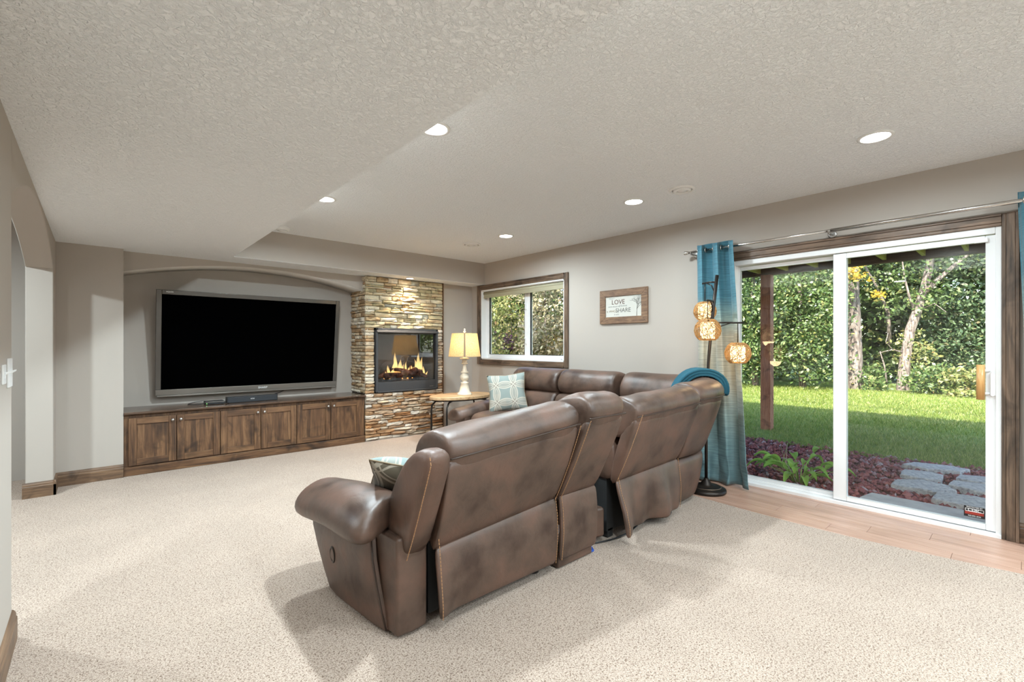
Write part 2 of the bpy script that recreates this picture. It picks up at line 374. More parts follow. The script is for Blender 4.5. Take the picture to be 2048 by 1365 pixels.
def shade_mat():
    t = NT('linen_shade'); co = t.coord()
    n = t.n('TexNoise', Vector=co, Scale=90.0, Detail=3.0)
    c = t.ramp(n.outputs[0], [(.35,(.56,.42,.24)),(.65,(.72,.58,.36))])
    p = t.n('BsdfDiffuse', Color=c.outputs[0]); tl = t.n('BsdfTranslucent', Color=c.outputs[0])
    return t.surf(t.n('MixShader', _0=.55, _1=p, _2=tl))
M['shade'] = shade_mat()
M['roller'] = plain('olive_roller_fabric', (.38,.35,.24), .8)
M['rattan'] = plain('glow_tinted_rattan', (.40,.23,.085), .7)  # golden brown weave, glow from the lit core put into the colour
M['lantern_core'] = emit('lit_paper_core', (1.0,.70,.34), 2.6)
M['hosta'] = leafmat('hosta_leaf', [(0,(.20,.38,.07)),(.5,(.30,.50,.09)),(1,(.42,.60,.14))], .3)
M['blue'] = plain('blue_plastic', (.02,.09,.45), .4)
M['sticker_red'] = plain('sticker_red', (.30,.03,.02), .5)

# ------------------------------------------------------------------ room constants
XW, YB, YBR = 4.37, 6.26, 5.804      # window wall, alcove back wall, short back wall right of the chimney
ZC, ZS = 2.493, 2.173                # ceiling, soffit
XS, YS = 1.056, 5.48                 # soffit edges
XL, XLH = -0.2665, -0.432            # left wall faces
YP, YH = 5.74, 5.872                 # pier face, alcove header face
YF = -3.2                            # wall behind the viewer

# carpet: L-shape that follows a slightly bowed edge beside the plank strip
edge = [(4.37,2.45),(3.76,2.45),(3.735,2.2),(3.72,1.95),(3.679,1.42),(3.663,1.10),(3.668,.77),(3.71,.40),(3.772,.01),(3.85,-.6),(3.93,-1.5),(3.93,YF)]
poly = [(-2.6,YF)] + edge[::-1] + [(4.37,6.4),(-2.6,6.4)]
mb = MB(); mb.prism(poly, 'z', -.02, 0.0)
struct(mb.build('floor', M['carpet']), 'beige and brown speckled carpet covering most of the room')
# plank strip in front of the sliding door: each plank a part
fw = empty('floor', (4.0, 0, -.006)); struct(fw, 'strip of pale pinkish wood planks in front of the sliding door')
mb = MB((4.0,0,-.006)); mb.box(3.55,4.52,YF,2.5,-.06,-.014); mb.build('plank_underlay', M['mortar'], fw)
pw = .148; k = 0
joints = {0:[-2.2,-1.0,.25,1.45],1:[-2.6,-1.35,-.14,1.1,2.3],2:[-1.9,-.75,.42,1.62],3:[-2.4,-1.2,.02,.72,1.28,2.1],4:[-2.0,-.9,.30,.92,1.9],5:[-2.3,-1.1,.2,1.4]}
for i in range(6):
    x1 = 4.44-pw*i; x0 = x1-pw+.0025
    ys = [YF]+joints[i]+[2.5]
    for a, b in zip(ys[:-1], ys[1:]):
        mb = MB((4.0,0,-.006)); mb.box(x0,x1,a+.0005,b-.0005,-.014,-.003)
        mb.build('plank', M['plank'], fw, bevel=.0015, seg=1)

# ceiling, soffits
mb = MB(); mb.box(-2.7,4.52,YF-.12,6.5,ZC,ZC+.12)
struct(mb.build('ceiling', M['ceiling']), 'white textured upper ceiling')
mb = MB(); mb.prism([(XLH,YF),(XS,YF),(XS,YS),(XW,YS),(XW,6.4),(XLH,6.4)], 'z', ZS, ZS+.002)
so = struct(mb.build('ceiling', M['ceiling']), 'white textured underside of the lower ceiling along the left and far sides')
mb = MB(); mb.prism([(XLH,YF),(XS,YF),(XS,YS),(XW,YS),(XW,6.4),(XLH,6.4)], 'z', ZS+.002, ZC)
struct(mb.build('wall_soffit', M['wall']), 'greige painted drop face of the soffit above the fireplace')

# right wall with window and door openings
WY0, WY1, WZ0, WZ1 = 3.875, 5.565, 1.045, 2.095      # window opening
DY0, DY1, DZ1 = .108, 1.82, 2.03                      # door opening
W2 = (-2.75, -1.05, .75, 2.09)                        # added window behind the viewer, unseen, for extra daylight
mb = MB(); xs = (XW, XW+.15)
mb.box(*xs, YF-.1, W2[0], -.3, ZC); mb.box(*xs, W2[0], W2[1], -.3, W2[2]); mb.box(*xs, W2[0], W2[1], W2[3], ZC)
mb.box(*xs, W2[1], DY0, -.3, ZC); mb.box(*xs, DY0, DY1, DZ1, ZC); mb.box(*xs, DY0, DY1, -.3, -.015)
mb.box(*xs, DY1, WY0, -.3, ZC); mb.box(*xs, WY0, WY1, -.3, WZ0); mb.box(*xs, WY0, WY1, WZ1, ZC); mb.box(*xs, WY1, 6.5, -.3, ZC)
struct(mb.build('wall_right', M['wall']), 'greige wall with the window and the sliding glass door')
# back walls
mb = MB(); mb.box(-.6,4.52,YB,YB+.14,-.1,ZC); struct(mb.build('wall_back', M['wall']), 'greige wall behind the television')
mb = MB(); mb.box(3.802,XW,YBR,YB,-.02,ZC-.01); struct(mb.build('wall_corner', M['wall']), 'short greige wall between chimney and window behind the table lamp')
# alcove header with arch
ax0, ax1, az, arise = .193, 2.66, 1.975, .165
arc = [(ax0+(ax1-ax0)*t, az+arise*(1-(2*t-1)**2)) for t in [i/32 for i in range(33)]]
mb = MB(); mb.prism([(ax0,ZS+.01)]+arc+[(ax1,ZS+.01)], 'y', YH, YB); ho = struct(mb.build('wall_alcove', M['wall']), 'greige header with a shallow arch above the television')
mb = MB()
mb.loft([[(x,y,z-.0015) for x, z in arc] for y in (YH+.002, YB-.002)], closed=False, caps=False)
mb.build('arch_underside', M['arch_under'], ho, smooth=True, solid=.003)
# pier left of the cabinets
mb = MB(); mb.box(XLH,.193,YP,YB,-.02,ZS+.01); struct(mb.build('wall_pier', M['wall']), 'greige wall panel left of the television alcove')
# left wall with a wide arched opening
oy0, oy1, osp, oap = 2.875, 5.464, 1.895, 2.150
arcL = [(oy0+(oy1-oy0)*t, osp+(oap-osp)*(1-(2*t-1)**2)) for t in [i/32 for i in range(33)]]
mb = MB(); mb.box(XLH,XL,YF-.1,oy0,-.02,ZS+.01); mb.box(XLH,XL,oy1,YP,-.02,ZS+.01)
mb.prism([(oy0,ZS+.01)]+arcL+[(oy1,ZS+.01)], 'x', XLH, XL)
struct(mb.build('wall_left', M['wall'], bevel=.008, seg=2), 'greige left wall with a wide arched opening')
# hallway beyond the arch
mb = MB(); mb.box(-2.6,XLH,6.33,6.45,-.02,ZC); mb.box(-2.7,-2.6,YF,6.45,-.02,ZC); mb.box(-2.6,XLH,.6,.7,-.02,ZC)
struct(mb.build('wall_hall', M['wall']), 'pale hallway wall seen through the left arch')
mb = MB(); mb.box(-2.7,4.52,YF-.1,YF,-.02,ZC); struct(mb.build('wall_front', M['wall']), 'greige wall behind the viewer')
mb = MB(); mb.box(XW-.02,XW+.17,-6,9,ZC+.12,5.9); mb.box(-4.5,XW+.17,-6,9,5.9,6.05)
struct(mb.build('wall_exterior', M['wall']), 'upper storey of the house outside above the room')

# baseboards
def baseboard(name, label, path, mat, h=.125, t=.016):
    """path: list of (x,y) along the wall face with (nx,ny) pointing into the room"""
    mb = MB()
    for (x0,y0,x1,y1,nx,ny) in path:
        prof = [(0,0),(t,0),(t,h*.72),(t*.75,h*.78),(t*.75,h*.86),(t*.35,h*.97),(0,h)]
        mb.loft([[(x0+nx*a,y0+ny*a,z) for a,z in prof],[(x1+nx*a,y1+ny*a,z) for a,z in prof]])
    return struct(mb.build(name, mat), label)
baseboard('baseboard_left', 'dark stained baseboard along the near left wall', [(XL,YF,XL,oy0+.016,1,0)], M['base_y'])
baseboard('baseboard_pier', 'dark stained baseboard under the wall panel left of the cabinets', [(XL,YP,.193,YP,0,-1)], M['base_x'])
baseboard('baseboard_jamb', 'dark stained baseboard wrapping the far side of the arch', [(XLH-.016,oy1,XL+.016,oy1,0,-1),(XL,oy1-.016,XL,YP,1,0)], M['base_x'])
baseboard('baseboard_hall', 'dark baseboard in the hallway beyond the arch', [(-2.6,6.33,XLH,6.33,0,-1)], M['base_x'])
baseboard('baseboard_right', 'dark baseboard on the window wall right of the door', [(XW,YF,XW,.03,-1,0)], M['base_y'])
baseboard('baseboard_corner', 'dark baseboard on the window wall behind the sofa', [(XW,1.91,XW,YBR,-1,0)], M['base_y'])

# window: casing, jamb, two sashes with panes, shade
wr = empty('window_1', (XW, 4.72, WZ0)); struct(wr, 'dark framed double window above the far end of the sofa'); wo_ = (XW,4.72,WZ0)
def casing_side(parent, o, name, y0, y1, z0, z1, vert, inner, mat):
    """stepped flat casing: three strips of different thickness"""
    mb = MB(o)
    if vert:
        w = y1-y0; s = 1 if inner > 0 else -1
        e = [y0, y0+w*.22, y0+w*.75, y1] if inner > 0 else [y1, y1-w*.22, y1-w*.75, y0]
        for a, b, t in ((e[0],e[1],.026),(e[1],e[2],.019),(e[2],e[3],.014)): mb.box(XW-t, XW, min(a,b), max(a,b), z0, z1)
    else:
        w = z1-z0
        e = [z0, z0+w*.22, z0+w*.75, z1] if inner > 0 else [z1, z1-w*.22, z1-w*.75, z0]
        for a, b, t in ((e[0],e[1],.026),(e[1],e[2],.019),(e[2],e[3],.014)): mb.box(XW-t, XW, y0, y1, min(a,b), max(a,b))
    return mb.build(name, mat, parent, bevel=.003, seg=1)
cw = .072
casing_side(wr, wo_, 'casing', WY0-cw, WY0, WZ0-cw, WZ1+cw, True, 1, M['casing_z'])
casing_side(wr, wo_, 'casing', WY1, WY1+cw, WZ0-cw, WZ1+cw, True, -1, M['casing_z'])
casing_side(wr, wo_, 'casing', WY0, WY1, WZ1, WZ1+cw, False, -1, M['casing_y'])
casing_side(wr, wo_, 'casing', WY0, WY1, WZ0-cw, WZ0, False, 1, M['casing_y'])
mb = MB(wo_); x0, x1 = XW-.004, XW+.15
mb.box(x0,x1,WY0,WY0+.018,WZ0,WZ1); mb.box(x0,x1,WY1-.018,WY1,WZ0,WZ1); mb.box(x0,x1,WY0,WY1,WZ0,WZ0+.02); mb.box(x0,x1,WY0,WY1,WZ1-.018,WZ1)
mb.build('jamb', M['white'], wr, bevel=.002, seg=1)
def sash(y0, y1, z0, z1, parent, o, st=.062, x=XW+.105, t=.04):
    mb = MB(o)
    mb.box(x,x+t,y0,y0+st,z0,z1); mb.box(x,x+t,y1-st,y1,z0,z1); mb.box(x,x+t,y0+st,y1-st,z0,z0+st); mb.box(x,x+t,y0+st,y1-st,z1-st,z1)
    s_ = mb.build('sash', M['white'], parent, bevel=.004, seg=2)
    mb = MB(o); mb.box(x+t*.4,x+t*.4+.006,y0+st-.004,y1-st+.004,z0+st-.004,z1-st+.004); mb.build('pane', M['glass'], s_)
    mb = MB(o); g = .006
    mb.box(x-.001,x+.02,y0+st-g,y0+st,z0+st-g,z1-st+g); mb.box(x-.001,x+.02,y1-st,y1-st+g,z0+st-g,z1-st+g); mb.box(x-.001,x+.02,y0+st,y1-st,z1-st,z1-st+g); mb.box(x-.001,x+.02,y0+st,y1-st,z0+st-g,z0+st)
    mb.build('gasket', M['black'], s_); return s_
ym = 4.655
sash(WY0+.016, ym, WZ0+.02, WZ1-.02, wr, wo_); sash(ym, WY1-.016, WZ0+.02, WZ1-.02, wr, wo_)
for z in (1.32, 1.80):
    mb = MB(wo_); mb.box(XW+.085,XW+.105,ym+.012,ym+.035,z-.04,z+.04); mb.tube([(XW+.085,ym+.02,z+.01),(XW+.06,ym+.012,z+.045)], .006)
    mb.build('sash_lock', M['white_trim'], wr, bevel=.003)
mb = MB(wo_); mb.box(XW+.07,XW+.105,4.0,4.08,WZ0+.02,WZ0+.04); mb.tube([(XW+.075,4.05,WZ0+.045),(XW+.05,3.98,WZ0+.05)], .006); mb.build('crank_handle', M['white_trim'], wr, bevel=.003)
sh = thing('roller_shade', 'rolled up olive roller shade at the top of the window', 'shade', (XW+.05,4.72,2.05)); o = (XW+.05,4.72,2.05)
mb = MB(o); mb.tube([(XW+.05,WY0+.02,2.045),(XW+.05,WY1-.02,2.045)], .026, 16); mb.build('fabric_roll', M['roller'], sh, smooth=True)
mb = MB(o); mb.box(XW+.03,XW+.033,WY0+.03,WY1-.03,1.985,2.045); mb.build('shade_fabric', M['roller'], sh)
mb = MB(o); mb.box(XW+.024,XW+.038,WY0+.03,WY1-.03,1.975,1.987); mb.build('hem_bar', M['roller'], sh, bevel=.003)
mb = MB(o); mb.box(XW+.01,XW+.09,WY0+.018,WY1-.018,2.070,2.077); mb.build('head_rail', M['white_trim'], sh)

# added unseen window behind the viewer, brings in more daylight
wr2 = empty('added_window', (XW,-1.9,W2[2])); struct(wr2, 'added unseen white window on the right wall behind the viewer'); o2 = (XW,-1.9,W2[2])
sash(W2[0],-1.9,W2[2],W2[3],wr2,o2); sash(-1.9,W2[1],W2[2],W2[3],wr2,o2)

# sliding door
dr = empty('door_1', (XW+.06,.96,0)); struct(dr, 'white sliding glass patio door opening to the lawn'); o = (XW+.06,.96,0)
mb = MB(o); xa, xb = XW+.0, XW+.15
mb.box(xa,xb,DY0,DY0+.028,-.01,DZ1); mb.box(xa,xb,DY1-.028,DY1,-.01,DZ1); mb.box(xa,xb,DY0+.028,DY1-.028,DZ1-.045,DZ1)
mb.box(xa-.012,xb,DY0,DY1,-.012,.022); mb.box(xa+.045,xa+.06,DY0+.028,DY1-.028,.022,.040)
mb.build('frame', M['white'], dr, bevel=.004, seg=2)
def panel(name, y0, y1, x, st0, st1, bot, top):
    mb = MB(o); t = .036
    mb.box(x,x+t,y0,y0+st0,.028,DZ1-.05); mb.box(x,x+t,y1-st1,y1,.028,DZ1-.05); mb.box(x,x+t,y0+st0,y1-st1,.028,.028+bot); mb.box(x,x+t,y0+st0,y1-st1,DZ1-.05-top,DZ1-.05)
    p = mb.build(name, M['white'], dr, bevel=.005, seg=2)
    mb = MB(o); mb.box(x+.015,x+.021,y0+st0-.004,y1-st1+.004,.024+bot,DZ1-.046-top); mb.build('pane', M['glass'], p)
    mb = MB(o); g = .005; a, b, c, d = y0+st0, y1-st1, .028+bot, DZ1-.05-top
    mb.box(x-.001,x+.012,a-g,a,c,d); mb.box(x-.001,x+.012,b,b+g,c,d); mb.box(x-.001,x+.012,a,b,c-g,c); mb.box(x-.001,x+.012,a,b,d,d+g)
    mb.build('gasket', M['white_trim'], p); return p
sp = panel('sliding_panel', DY0+.012, 1.035, XW+.012, .062, .088, .040, .040)
fp = panel('fixed_panel', .955, DY1-.012, XW+.070, .088, .035, .035, .035)
mb = MB(o); mb.tube([(XW-.030,.203,.895),(XW-.030,.203,1.125)], .021, 14)
mb.build('pull_handle', M['handle_wood'], sp, smooth=True, label='round oak pull handle')
for z in (.935,1.085):
    mb = MB(o); mb.tube([(XW-.025,.200,z),(XW-.002,.178,z),(XW+.013,.165,z)], .009, 8); mb.build('handle_bracket', M['white_trim'], sp, smooth=True)
mb = MB(o); mb.prism([(.136,.925),(.150,.915),(.160,.925),(.160,1.065),(.150,1.078),(.136,1.065)], 'x', XW+.001, XW+.012); mb.build('latch_plate', M['white_trim'], sp, bevel=.002)
for z in (.955, 1.045):
    mb = MB(o); mb.lathe([(0,0),(.004,0),(.004,.002),(0,.002)], (0,0,0), 8)
    b_ = mb.build('screw', M['pewter'], sp); b_.rotation_euler = (0,-PI/2,0); b_.location = (XW+.001-o[0], .148-o[1], z-o[2])
mb = MB(o); mb.box(XW-.006,XW+.02,.17,.235,1.935,1.965); mb.build('alarm_contact', M['white_trim'], sp, bevel=.003)
mb = MB(o); mb.box(XW+.045,XW+.055,1.0,1.012,1.02,1.10); mb.build('flush_pull', M['white_trim'], sp, bevel=.002)
# sticker on the sliding pane
stx = XW+.026
st = empty('security_sticker', (stx,.235,.13)); tag(st, 'small black and red security sticker low on the sliding door glass', 'sticker'); os_ = (stx,.235,.13)
mb = MB(os_); mb.box(stx,stx+.0008,.185,.286,.094,.166); mb.build('backing', M['black'], st)
mb = MB(os_); mb.box(stx-.0004,stx,.190,.281,.111,.130); mb.build('red_band', M['sticker_red'], st)
rt = (PI/2,0,-PI/2)
mb = MB(os_); mb.box(stx-.0006,stx,.190,.280,.130,.1325); mb.box(stx-.0006,stx,.190,.280,.1475,.150); mb.box(stx-.0006,stx,.190,.1925,.130,.150); mb.box(stx-.0006,stx,.2775,.280,.130,.150); mb.build('logo_outline', M['white_print'], st)
text('lettering', 'CEBC', .026, (-.0006,0,.010), rt, M['white_print'], st, .0002)
text('lettering', 'PROTECTED BY', .011, (-.0006,0,.029), rt, M['white_print'], st, .0002)
text('lettering', '952-890-3030', .011, (-.0006,0,-.028), rt, M['white_print'], st, .0002)
# door casing
dc = empty('trim_1', (XW,.96,0)); struct(dc, 'dark stained wood casing around the sliding door'); oc = (XW,.96,0)
dcw = .078
casing_side(dc, oc, 'side_casing', DY0-dcw, DY0, -.003, DZ1+dcw, True, 1, M['casing_z'])
casing_side(dc, oc, 'side_casing', DY1, DY1+dcw, -.003, DZ1+dcw, True, -1, M['casing_z'])
casing_side(dc, oc, 'head_casing', DY0, DY1, DZ1, DZ1+dcw, False, -1, M['casing_y'])

# ------------------------------------------------------------------ recessed lights, vents, detector
def recessed(x, y, z, label, power, r=.07, spread=172, group=None, color=(.78,.93,1.0)):
    t = thing('recessed_light', label, 'ceiling light', (x,y,z), 0, group)
    MB().lathe([(r*1.28,0),(r*1.28,-.005),(r*1.05,-.008),(r,-.004),(r,0)], n=28, caps=False).build('trim_ring', M['white_trim'], t, smooth=True)
    MB().lathe([(0,-.003),(r,-.003)], n=28, caps=False).build('lens', M['lens'], t)
    l = bpy.data.lights.new('lamp', 'AREA'); l.shape = 'DISK'; l.size = r*1.7; l.energy = power; l.color = color; l.spread = math.radians(spread)
    lo = bpy.data.objects.new('lamp', l); COL.objects.link(lo); lo.parent = t; lo.location = (0,0,-.012)
for x, y, lab in ((3.44,3.93,'lit round recessed ceiling light nearest the far window corner'),(3.44,2.26,'lit recessed ceiling light beside the round vent over the sofa'),(3.44,.60,'large bright recessed ceiling light nearest the sliding door'),
                  (1.437,2.26,'lit recessed light half hidden by the soffit edge, nearer one'),(1.437,3.96,'lit recessed light half hidden by the soffit edge, farther one'),
                  (1.437,.55,'unseen recessed ceiling light above the viewer'),(3.44,-1.1,'added unseen ceiling light behind the viewer on the window side'),(1.437,-1.1,'added unseen ceiling light behind the viewer by the soffit'),
                  (3.44,-2.5,'added unseen ceiling light at the far rear window side'),(1.437,-2.5,'added unseen ceiling light at the far rear by the soffit')):  # lights behind the viewer are unseen, added to brighten the room
    recessed(x, y, ZC, lab, RECESSED_W*{(3.44,3.93):1.15,(3.44,2.26):.70,(3.44,.60):.50,(1.437,2.26):1.6,(1.437,3.96):2.2,(1.437,.55):1.0,(3.44,-1.1):1.5,(3.44,-2.5):2.0}.get((x,y),1.5), group='recessed lights in the upper ceiling')
recessed(3.18, 5.62, ZS, 'small recessed spotlight in the soffit above the stone fireplace', 4.5, .045, 100, color=(1,.80,.58))
recessed(-1.3, 4.3, ZC, 'unseen recessed light in the hallway beyond the arch', 32, group='hallway lights')  # hallway lamps are out of view, put in to light the hall
recessed(-1.3, 2.0, ZC, 'unseen recessed light in the near hallway', 16, group='hallway lights')
recessed(.35, 1.2, ZS, 'added unseen light in the soffit above the viewer', 5); recessed(.35, -1.5, ZS, 'added unseen light in the soffit behind the viewer', 10)  # both soffit lamps are unseen, added as extra room light
def vent(x, y, r, label):
    t = thing('ceiling_vent', label, 'vent', (x,y,ZC), 0, 'round vents in the upper ceiling')
    MB().lathe([(r,0),(r,-.006),(r*.86,-.014),(r*.80,-.010),(r*.80,0)], n=32, caps=False).build('outer_ring', M['white_trim'], t, smooth=True)
    MB().lathe([(r*.68,-.002),(r*.68,-.016),(r*.50,-.022),(r*.46,-.016),(r*.46,-.002)], n=32, caps=False).build('middle_ring', M['white_trim'], t, smooth=True)
    MB().lathe([(0,-.020),(r*.32,-.018),(r*.36,-.010),(r*.36,-.001)], n=32, caps=False).build('centre_disc', M['white_trim'], t, smooth=True)
    MB().lathe([(0,-.001),(r*.8,-.001)], n=24, caps=False).build('throat', plain('vent_throat', (.45,.45,.45), .8), t)
vent(3.407, 4.53, .11, 'round white ceiling vent nearest the far window corner'); vent(3.46, 1.83, .098, 'round white ceiling vent above the sofa beside a recessed light')
t = thing('smoke_detector', 'small white smoke detector on the ceiling at the soffit corner', 'detector', (1.455,5.223,ZC))
MB().lathe([(.07,0),(.07,-.018),(.062,-.030),(.045,-.034)], n=28, caps=False).build('housing', M['white_trim'], t, smooth=True)
MB().lathe([(.045,-.034),(.040,-.042),(0,-.044)], n=24, caps=False).build('sensor_cap', M['white_trim'], t, smooth=True)
MB().lathe([(.046,-.030),(.046,-.036)], n=24, caps=False).build('slot_ring', M['ink_grey'], t)

# ------------------------------------------------------------------ switches on the left wall
def switch(y, z, w, h, label, toggles):
    t = thing('light_switch', label, 'switch', (XL,y,z))
    MB().box(0,.006,-w/2,w/2,-h/2,h/2).build('plate', M['white_trim'], t, bevel=.002)
    for dy in toggles:
        mb = MB(); mb.box(.006,.008,dy-.006,dy+.006,-.014,.014); mb.prism([(.006,-.004),(.006,.008),(.020,.012),(.020,.006)], 'y', dy-.004, dy+.004)
        mb.build('toggle', M['white_trim'], t, bevel=.001)
switch(2.785, 1.14, .118, .118, 'taller white switch plate at the edge of the left wall', (-.023,.023))
switch(2.625, 1.14, .08, .075, 'smaller white switch plate at the left picture edge', (0,))

# ------------------------------------------------------------------ media cabinets
def cabinet(x0, xm, x1, label, left_stile=0, right_stile=0):
    t = thing('base_cabinet', label, 'cabinet', ((x0+x1)/2,5.77,0), 0, 'media cabinets under the television'); o = ((x0+x1)/2,5.77,0)
    a, b = x0-left_stile, x1+right_stile
    mb = MB(o); mb.box(a+.001,b-.001,5.768,6.25,.088,.574); mb.build('body', M['alder_z'], t)
    for dx0, dx1, side in ((x0,xm,1),(xm,x1,-1)):
        dx0 += .003; dx1 -= .003; z0, z1, s, y0, y1 = .094, .552, .062, 5.745, 5.767
        mb = MB(o); mb.box(dx0+s-.003,dx1-s+.003,y0+.011,y1-.002,z0+s-.003,z1-s+.003)
        d = mb.build('door', M['alder_z'], t)
        for q in (dx0, dx1-s):
            mb = MB(o); mb.box(q,q+s,y0,y1,z0,z1); mb.build('stile', M['alder_z'], d, bevel=.002, seg=1)
        mb = MB(o); mb.box(dx0+s,dx1-s,y0,y1,z0,z0+s); mb.build('bottom_rail', M['alder_x'], d, bevel=.002, seg=1)
        mb = MB(o); mb.box(dx0+s,dx1-s,y0,y1,z1-s,z1); mb.build('top_rail', M['alder_x'], d, bevel=.002, seg=1)
        kx = dx1-s/2 if side > 0 else dx0+s/2
        k = MB().lathe([(.004,0),(.005,.012),(.008,.014),(.0145,.019),(.015,.024),(.010,.029),(0,.0305)], n=16).build('knob', M['pewter'], d, smooth=True)
        k.rotation_euler = (PI/2,0,0); k.location = (kx-o[0], y0-o[1], .507)
cabinet(.227,.606,.985, 'dark alder cabinet with two paneled doors next to the left wall panel', .033)
cabinet(.985,1.375,1.756, 'middle dark alder two-door cabinet below the soundbar')
cabinet(1.756,2.155,2.551, 'dark alder two-door cabinet touching the stone chimney', 0, .045)
mb = MB((1.4,5.75,0)); mb.box(.195,2.598,5.755,6.2,.001,.086); mb.box(.195,2.598,5.742,5.756,.001,.080)
tag(mb.build('cabinet_plinth', M['alder_x'], bevel=.003), 'dark wooden plinth running along the floor under the cabinets', 'plinth').location = (1.4,5.75,0)
mb = MB((1.4,5.75,.57)); mb.prism([(5.722,.592),(5.722,.612),(6.258,.612),(6.258,.576),(5.760,.576),(5.742,.582)], 'x', .195, 2.602)
tag(mb.build('countertop', M['counter'], bevel=.004), 'long glossy dark wooden countertop on the media cabinets', 'countertop').location = (1.4,5.75,.57)

# ------------------------------------------------------------------ television
tvw, tvh = 1.925, 1.150
tv = thing('television', 'large flat television with a black screen above the cabinets', 'television', (1.427,6.178,.698)); tv.rotation_euler = (math.radians(6.4),0,0)
mb = MB(); mb.box(-tvw/2+.02,tvw/2-.02,.012,.066,.02,tvh-.02); mb.build('housing', M['black'], tv, bevel=.01)
b = .048; bb = .082
for nm, box, m in (('bezel_left',(-tvw/2,-tvw/2+b,0,.03,bb,tvh),'bezel'),('bezel_right',(tvw/2-b,tvw/2,0,.03,bb,tvh),'bezel'),('bezel_top',(-tvw/2+b,tvw/2-b,0,.03,tvh-b,tvh),'bezel')):
    mb = MB(); mb.box(*box); mb.build('bezel', M[m], tv, bevel=.004)
mb = MB(); mb.box(-tvw/2,tvw/2,-.004,.03,.022,bb); mb.build('bottom_bezel', M['bezel_bottom'], tv, bevel=.004, label='satin grey lower bezel')
mb = MB(); mb.box(-tvw/2+.01,tvw/2-.01,-.006,.03,0,.021); mb.build('speaker_strip', M['bezel_bottom'], tv, bevel=.006)
mb = MB(); mb.box(-tvw/2+b-.001,tvw/2-b+.001,.004,.012,bb-.001,tvh-b+.001); mb.build('screen', M['screen'], tv, label='black screen')
mb = MB(); mb.box(-.35,.35,.070,.115,.35,.55); mb.build('wall_bracket', M['black'], tv)
text('maker_lettering', 'SHARP', .034, (.07,-.0045,.050), (PI/2,0,0), M['white_print'], tv)
text('series_lettering', 'AQUOS', .018, (-tvw/2+.115,-.0008,tvh-.020), (PI/2,0,0), M['white_print'], tv)
# soundbar, receiver, cables
sb = thing('soundbar', 'slim black soundbar on the countertop below the television', 'soundbar', (1.335,5.895,.612)); 
mb = MB(); mb.box(-.265,.255,0,.085,.004,.070); mb.build('cabinet', M['black'], sb, bevel=.006)
mb = MB(); mb.box(-.255,.245,-.003,.002,.008,.066); mb.build('grille', plain('soundbar_grille', (.018,.02,.024), .6), sb)
mb = MB(); mb.box(.245,.255,.002,.083,-.0,.074); mb.build('end_cap', M['black'], sb); mb = MB(); mb.box(-.24,.24,.01,.07,0,.005); mb.build('foot_strip', M['black'], sb)
text('maker_lettering', 'BOSE', .017, (-.01,-.0035,.038), (PI/2,0,0), M['white_print'], sb)
rb = thing('receiver_box', 'small black receiver box with silver edge left of the soundbar', 'receiver', (.965,5.885,.612))
mb = MB(); mb.box(-.09,.09,0,.15,.004,.036); mb.build('housing', M['black'], rb, bevel=.004)
mb = MB(); mb.box(-.091,.091,-.002,.004,.028,.033); mb.build('silver_edge', M['chrome'], rb)
mb = MB(); mb.box(-.085,-.078,-.0025,.0,.012,.017); mb.build('power_light', emit('green_led', (.3,1,.2), 1.5), rb)
for x in (-.07,.07): MB().lathe([(.009,0),(.009,.005)], (x,.02,0), 12).build('foot', M['void'], rb)
def cord(name, label, pts, r, mat, group=None):
    P = [Vector(p) for p in pts]; out = []
    for i in range(len(P)-1):
        p0, p1, p2, p3 = P[max(i-1,0)], P[i], P[i+1], P[min(i+2,len(P)-1)]
        for k in range(6):
            u = k/6; out.append(.5*((2*p1)+(-p0+p2)*u+(2*p0-5*p1+4*p2-p3)*u*u+(-p0+3*p1-3*p2+p3)*u**3))
    out.append(P[-1])
    mb = MB(); mb.tube(out, r, 6); return tag(mb.build(name, mat, None, smooth=True), label, 'cord', group)
cord('television_cable', 'thin black cable drooping under the television to the soundbar', [(1.75,6.235,.69),(1.66,6.18,.665),(1.5,6.12,.65),(1.35,6.05,.645),(1.25,6.0,.64),(1.2,5.975,.65)], .004, M['black'])
cord('receiver_cable', 'thin black cable trailing left of the receiver box on the countertop', [(.88,6.0,.62),(.80,6.0,.617),(.74,6.06,.617),(.78,6.18,.617),(.9,6.22,.63)], .0035, M['black'])

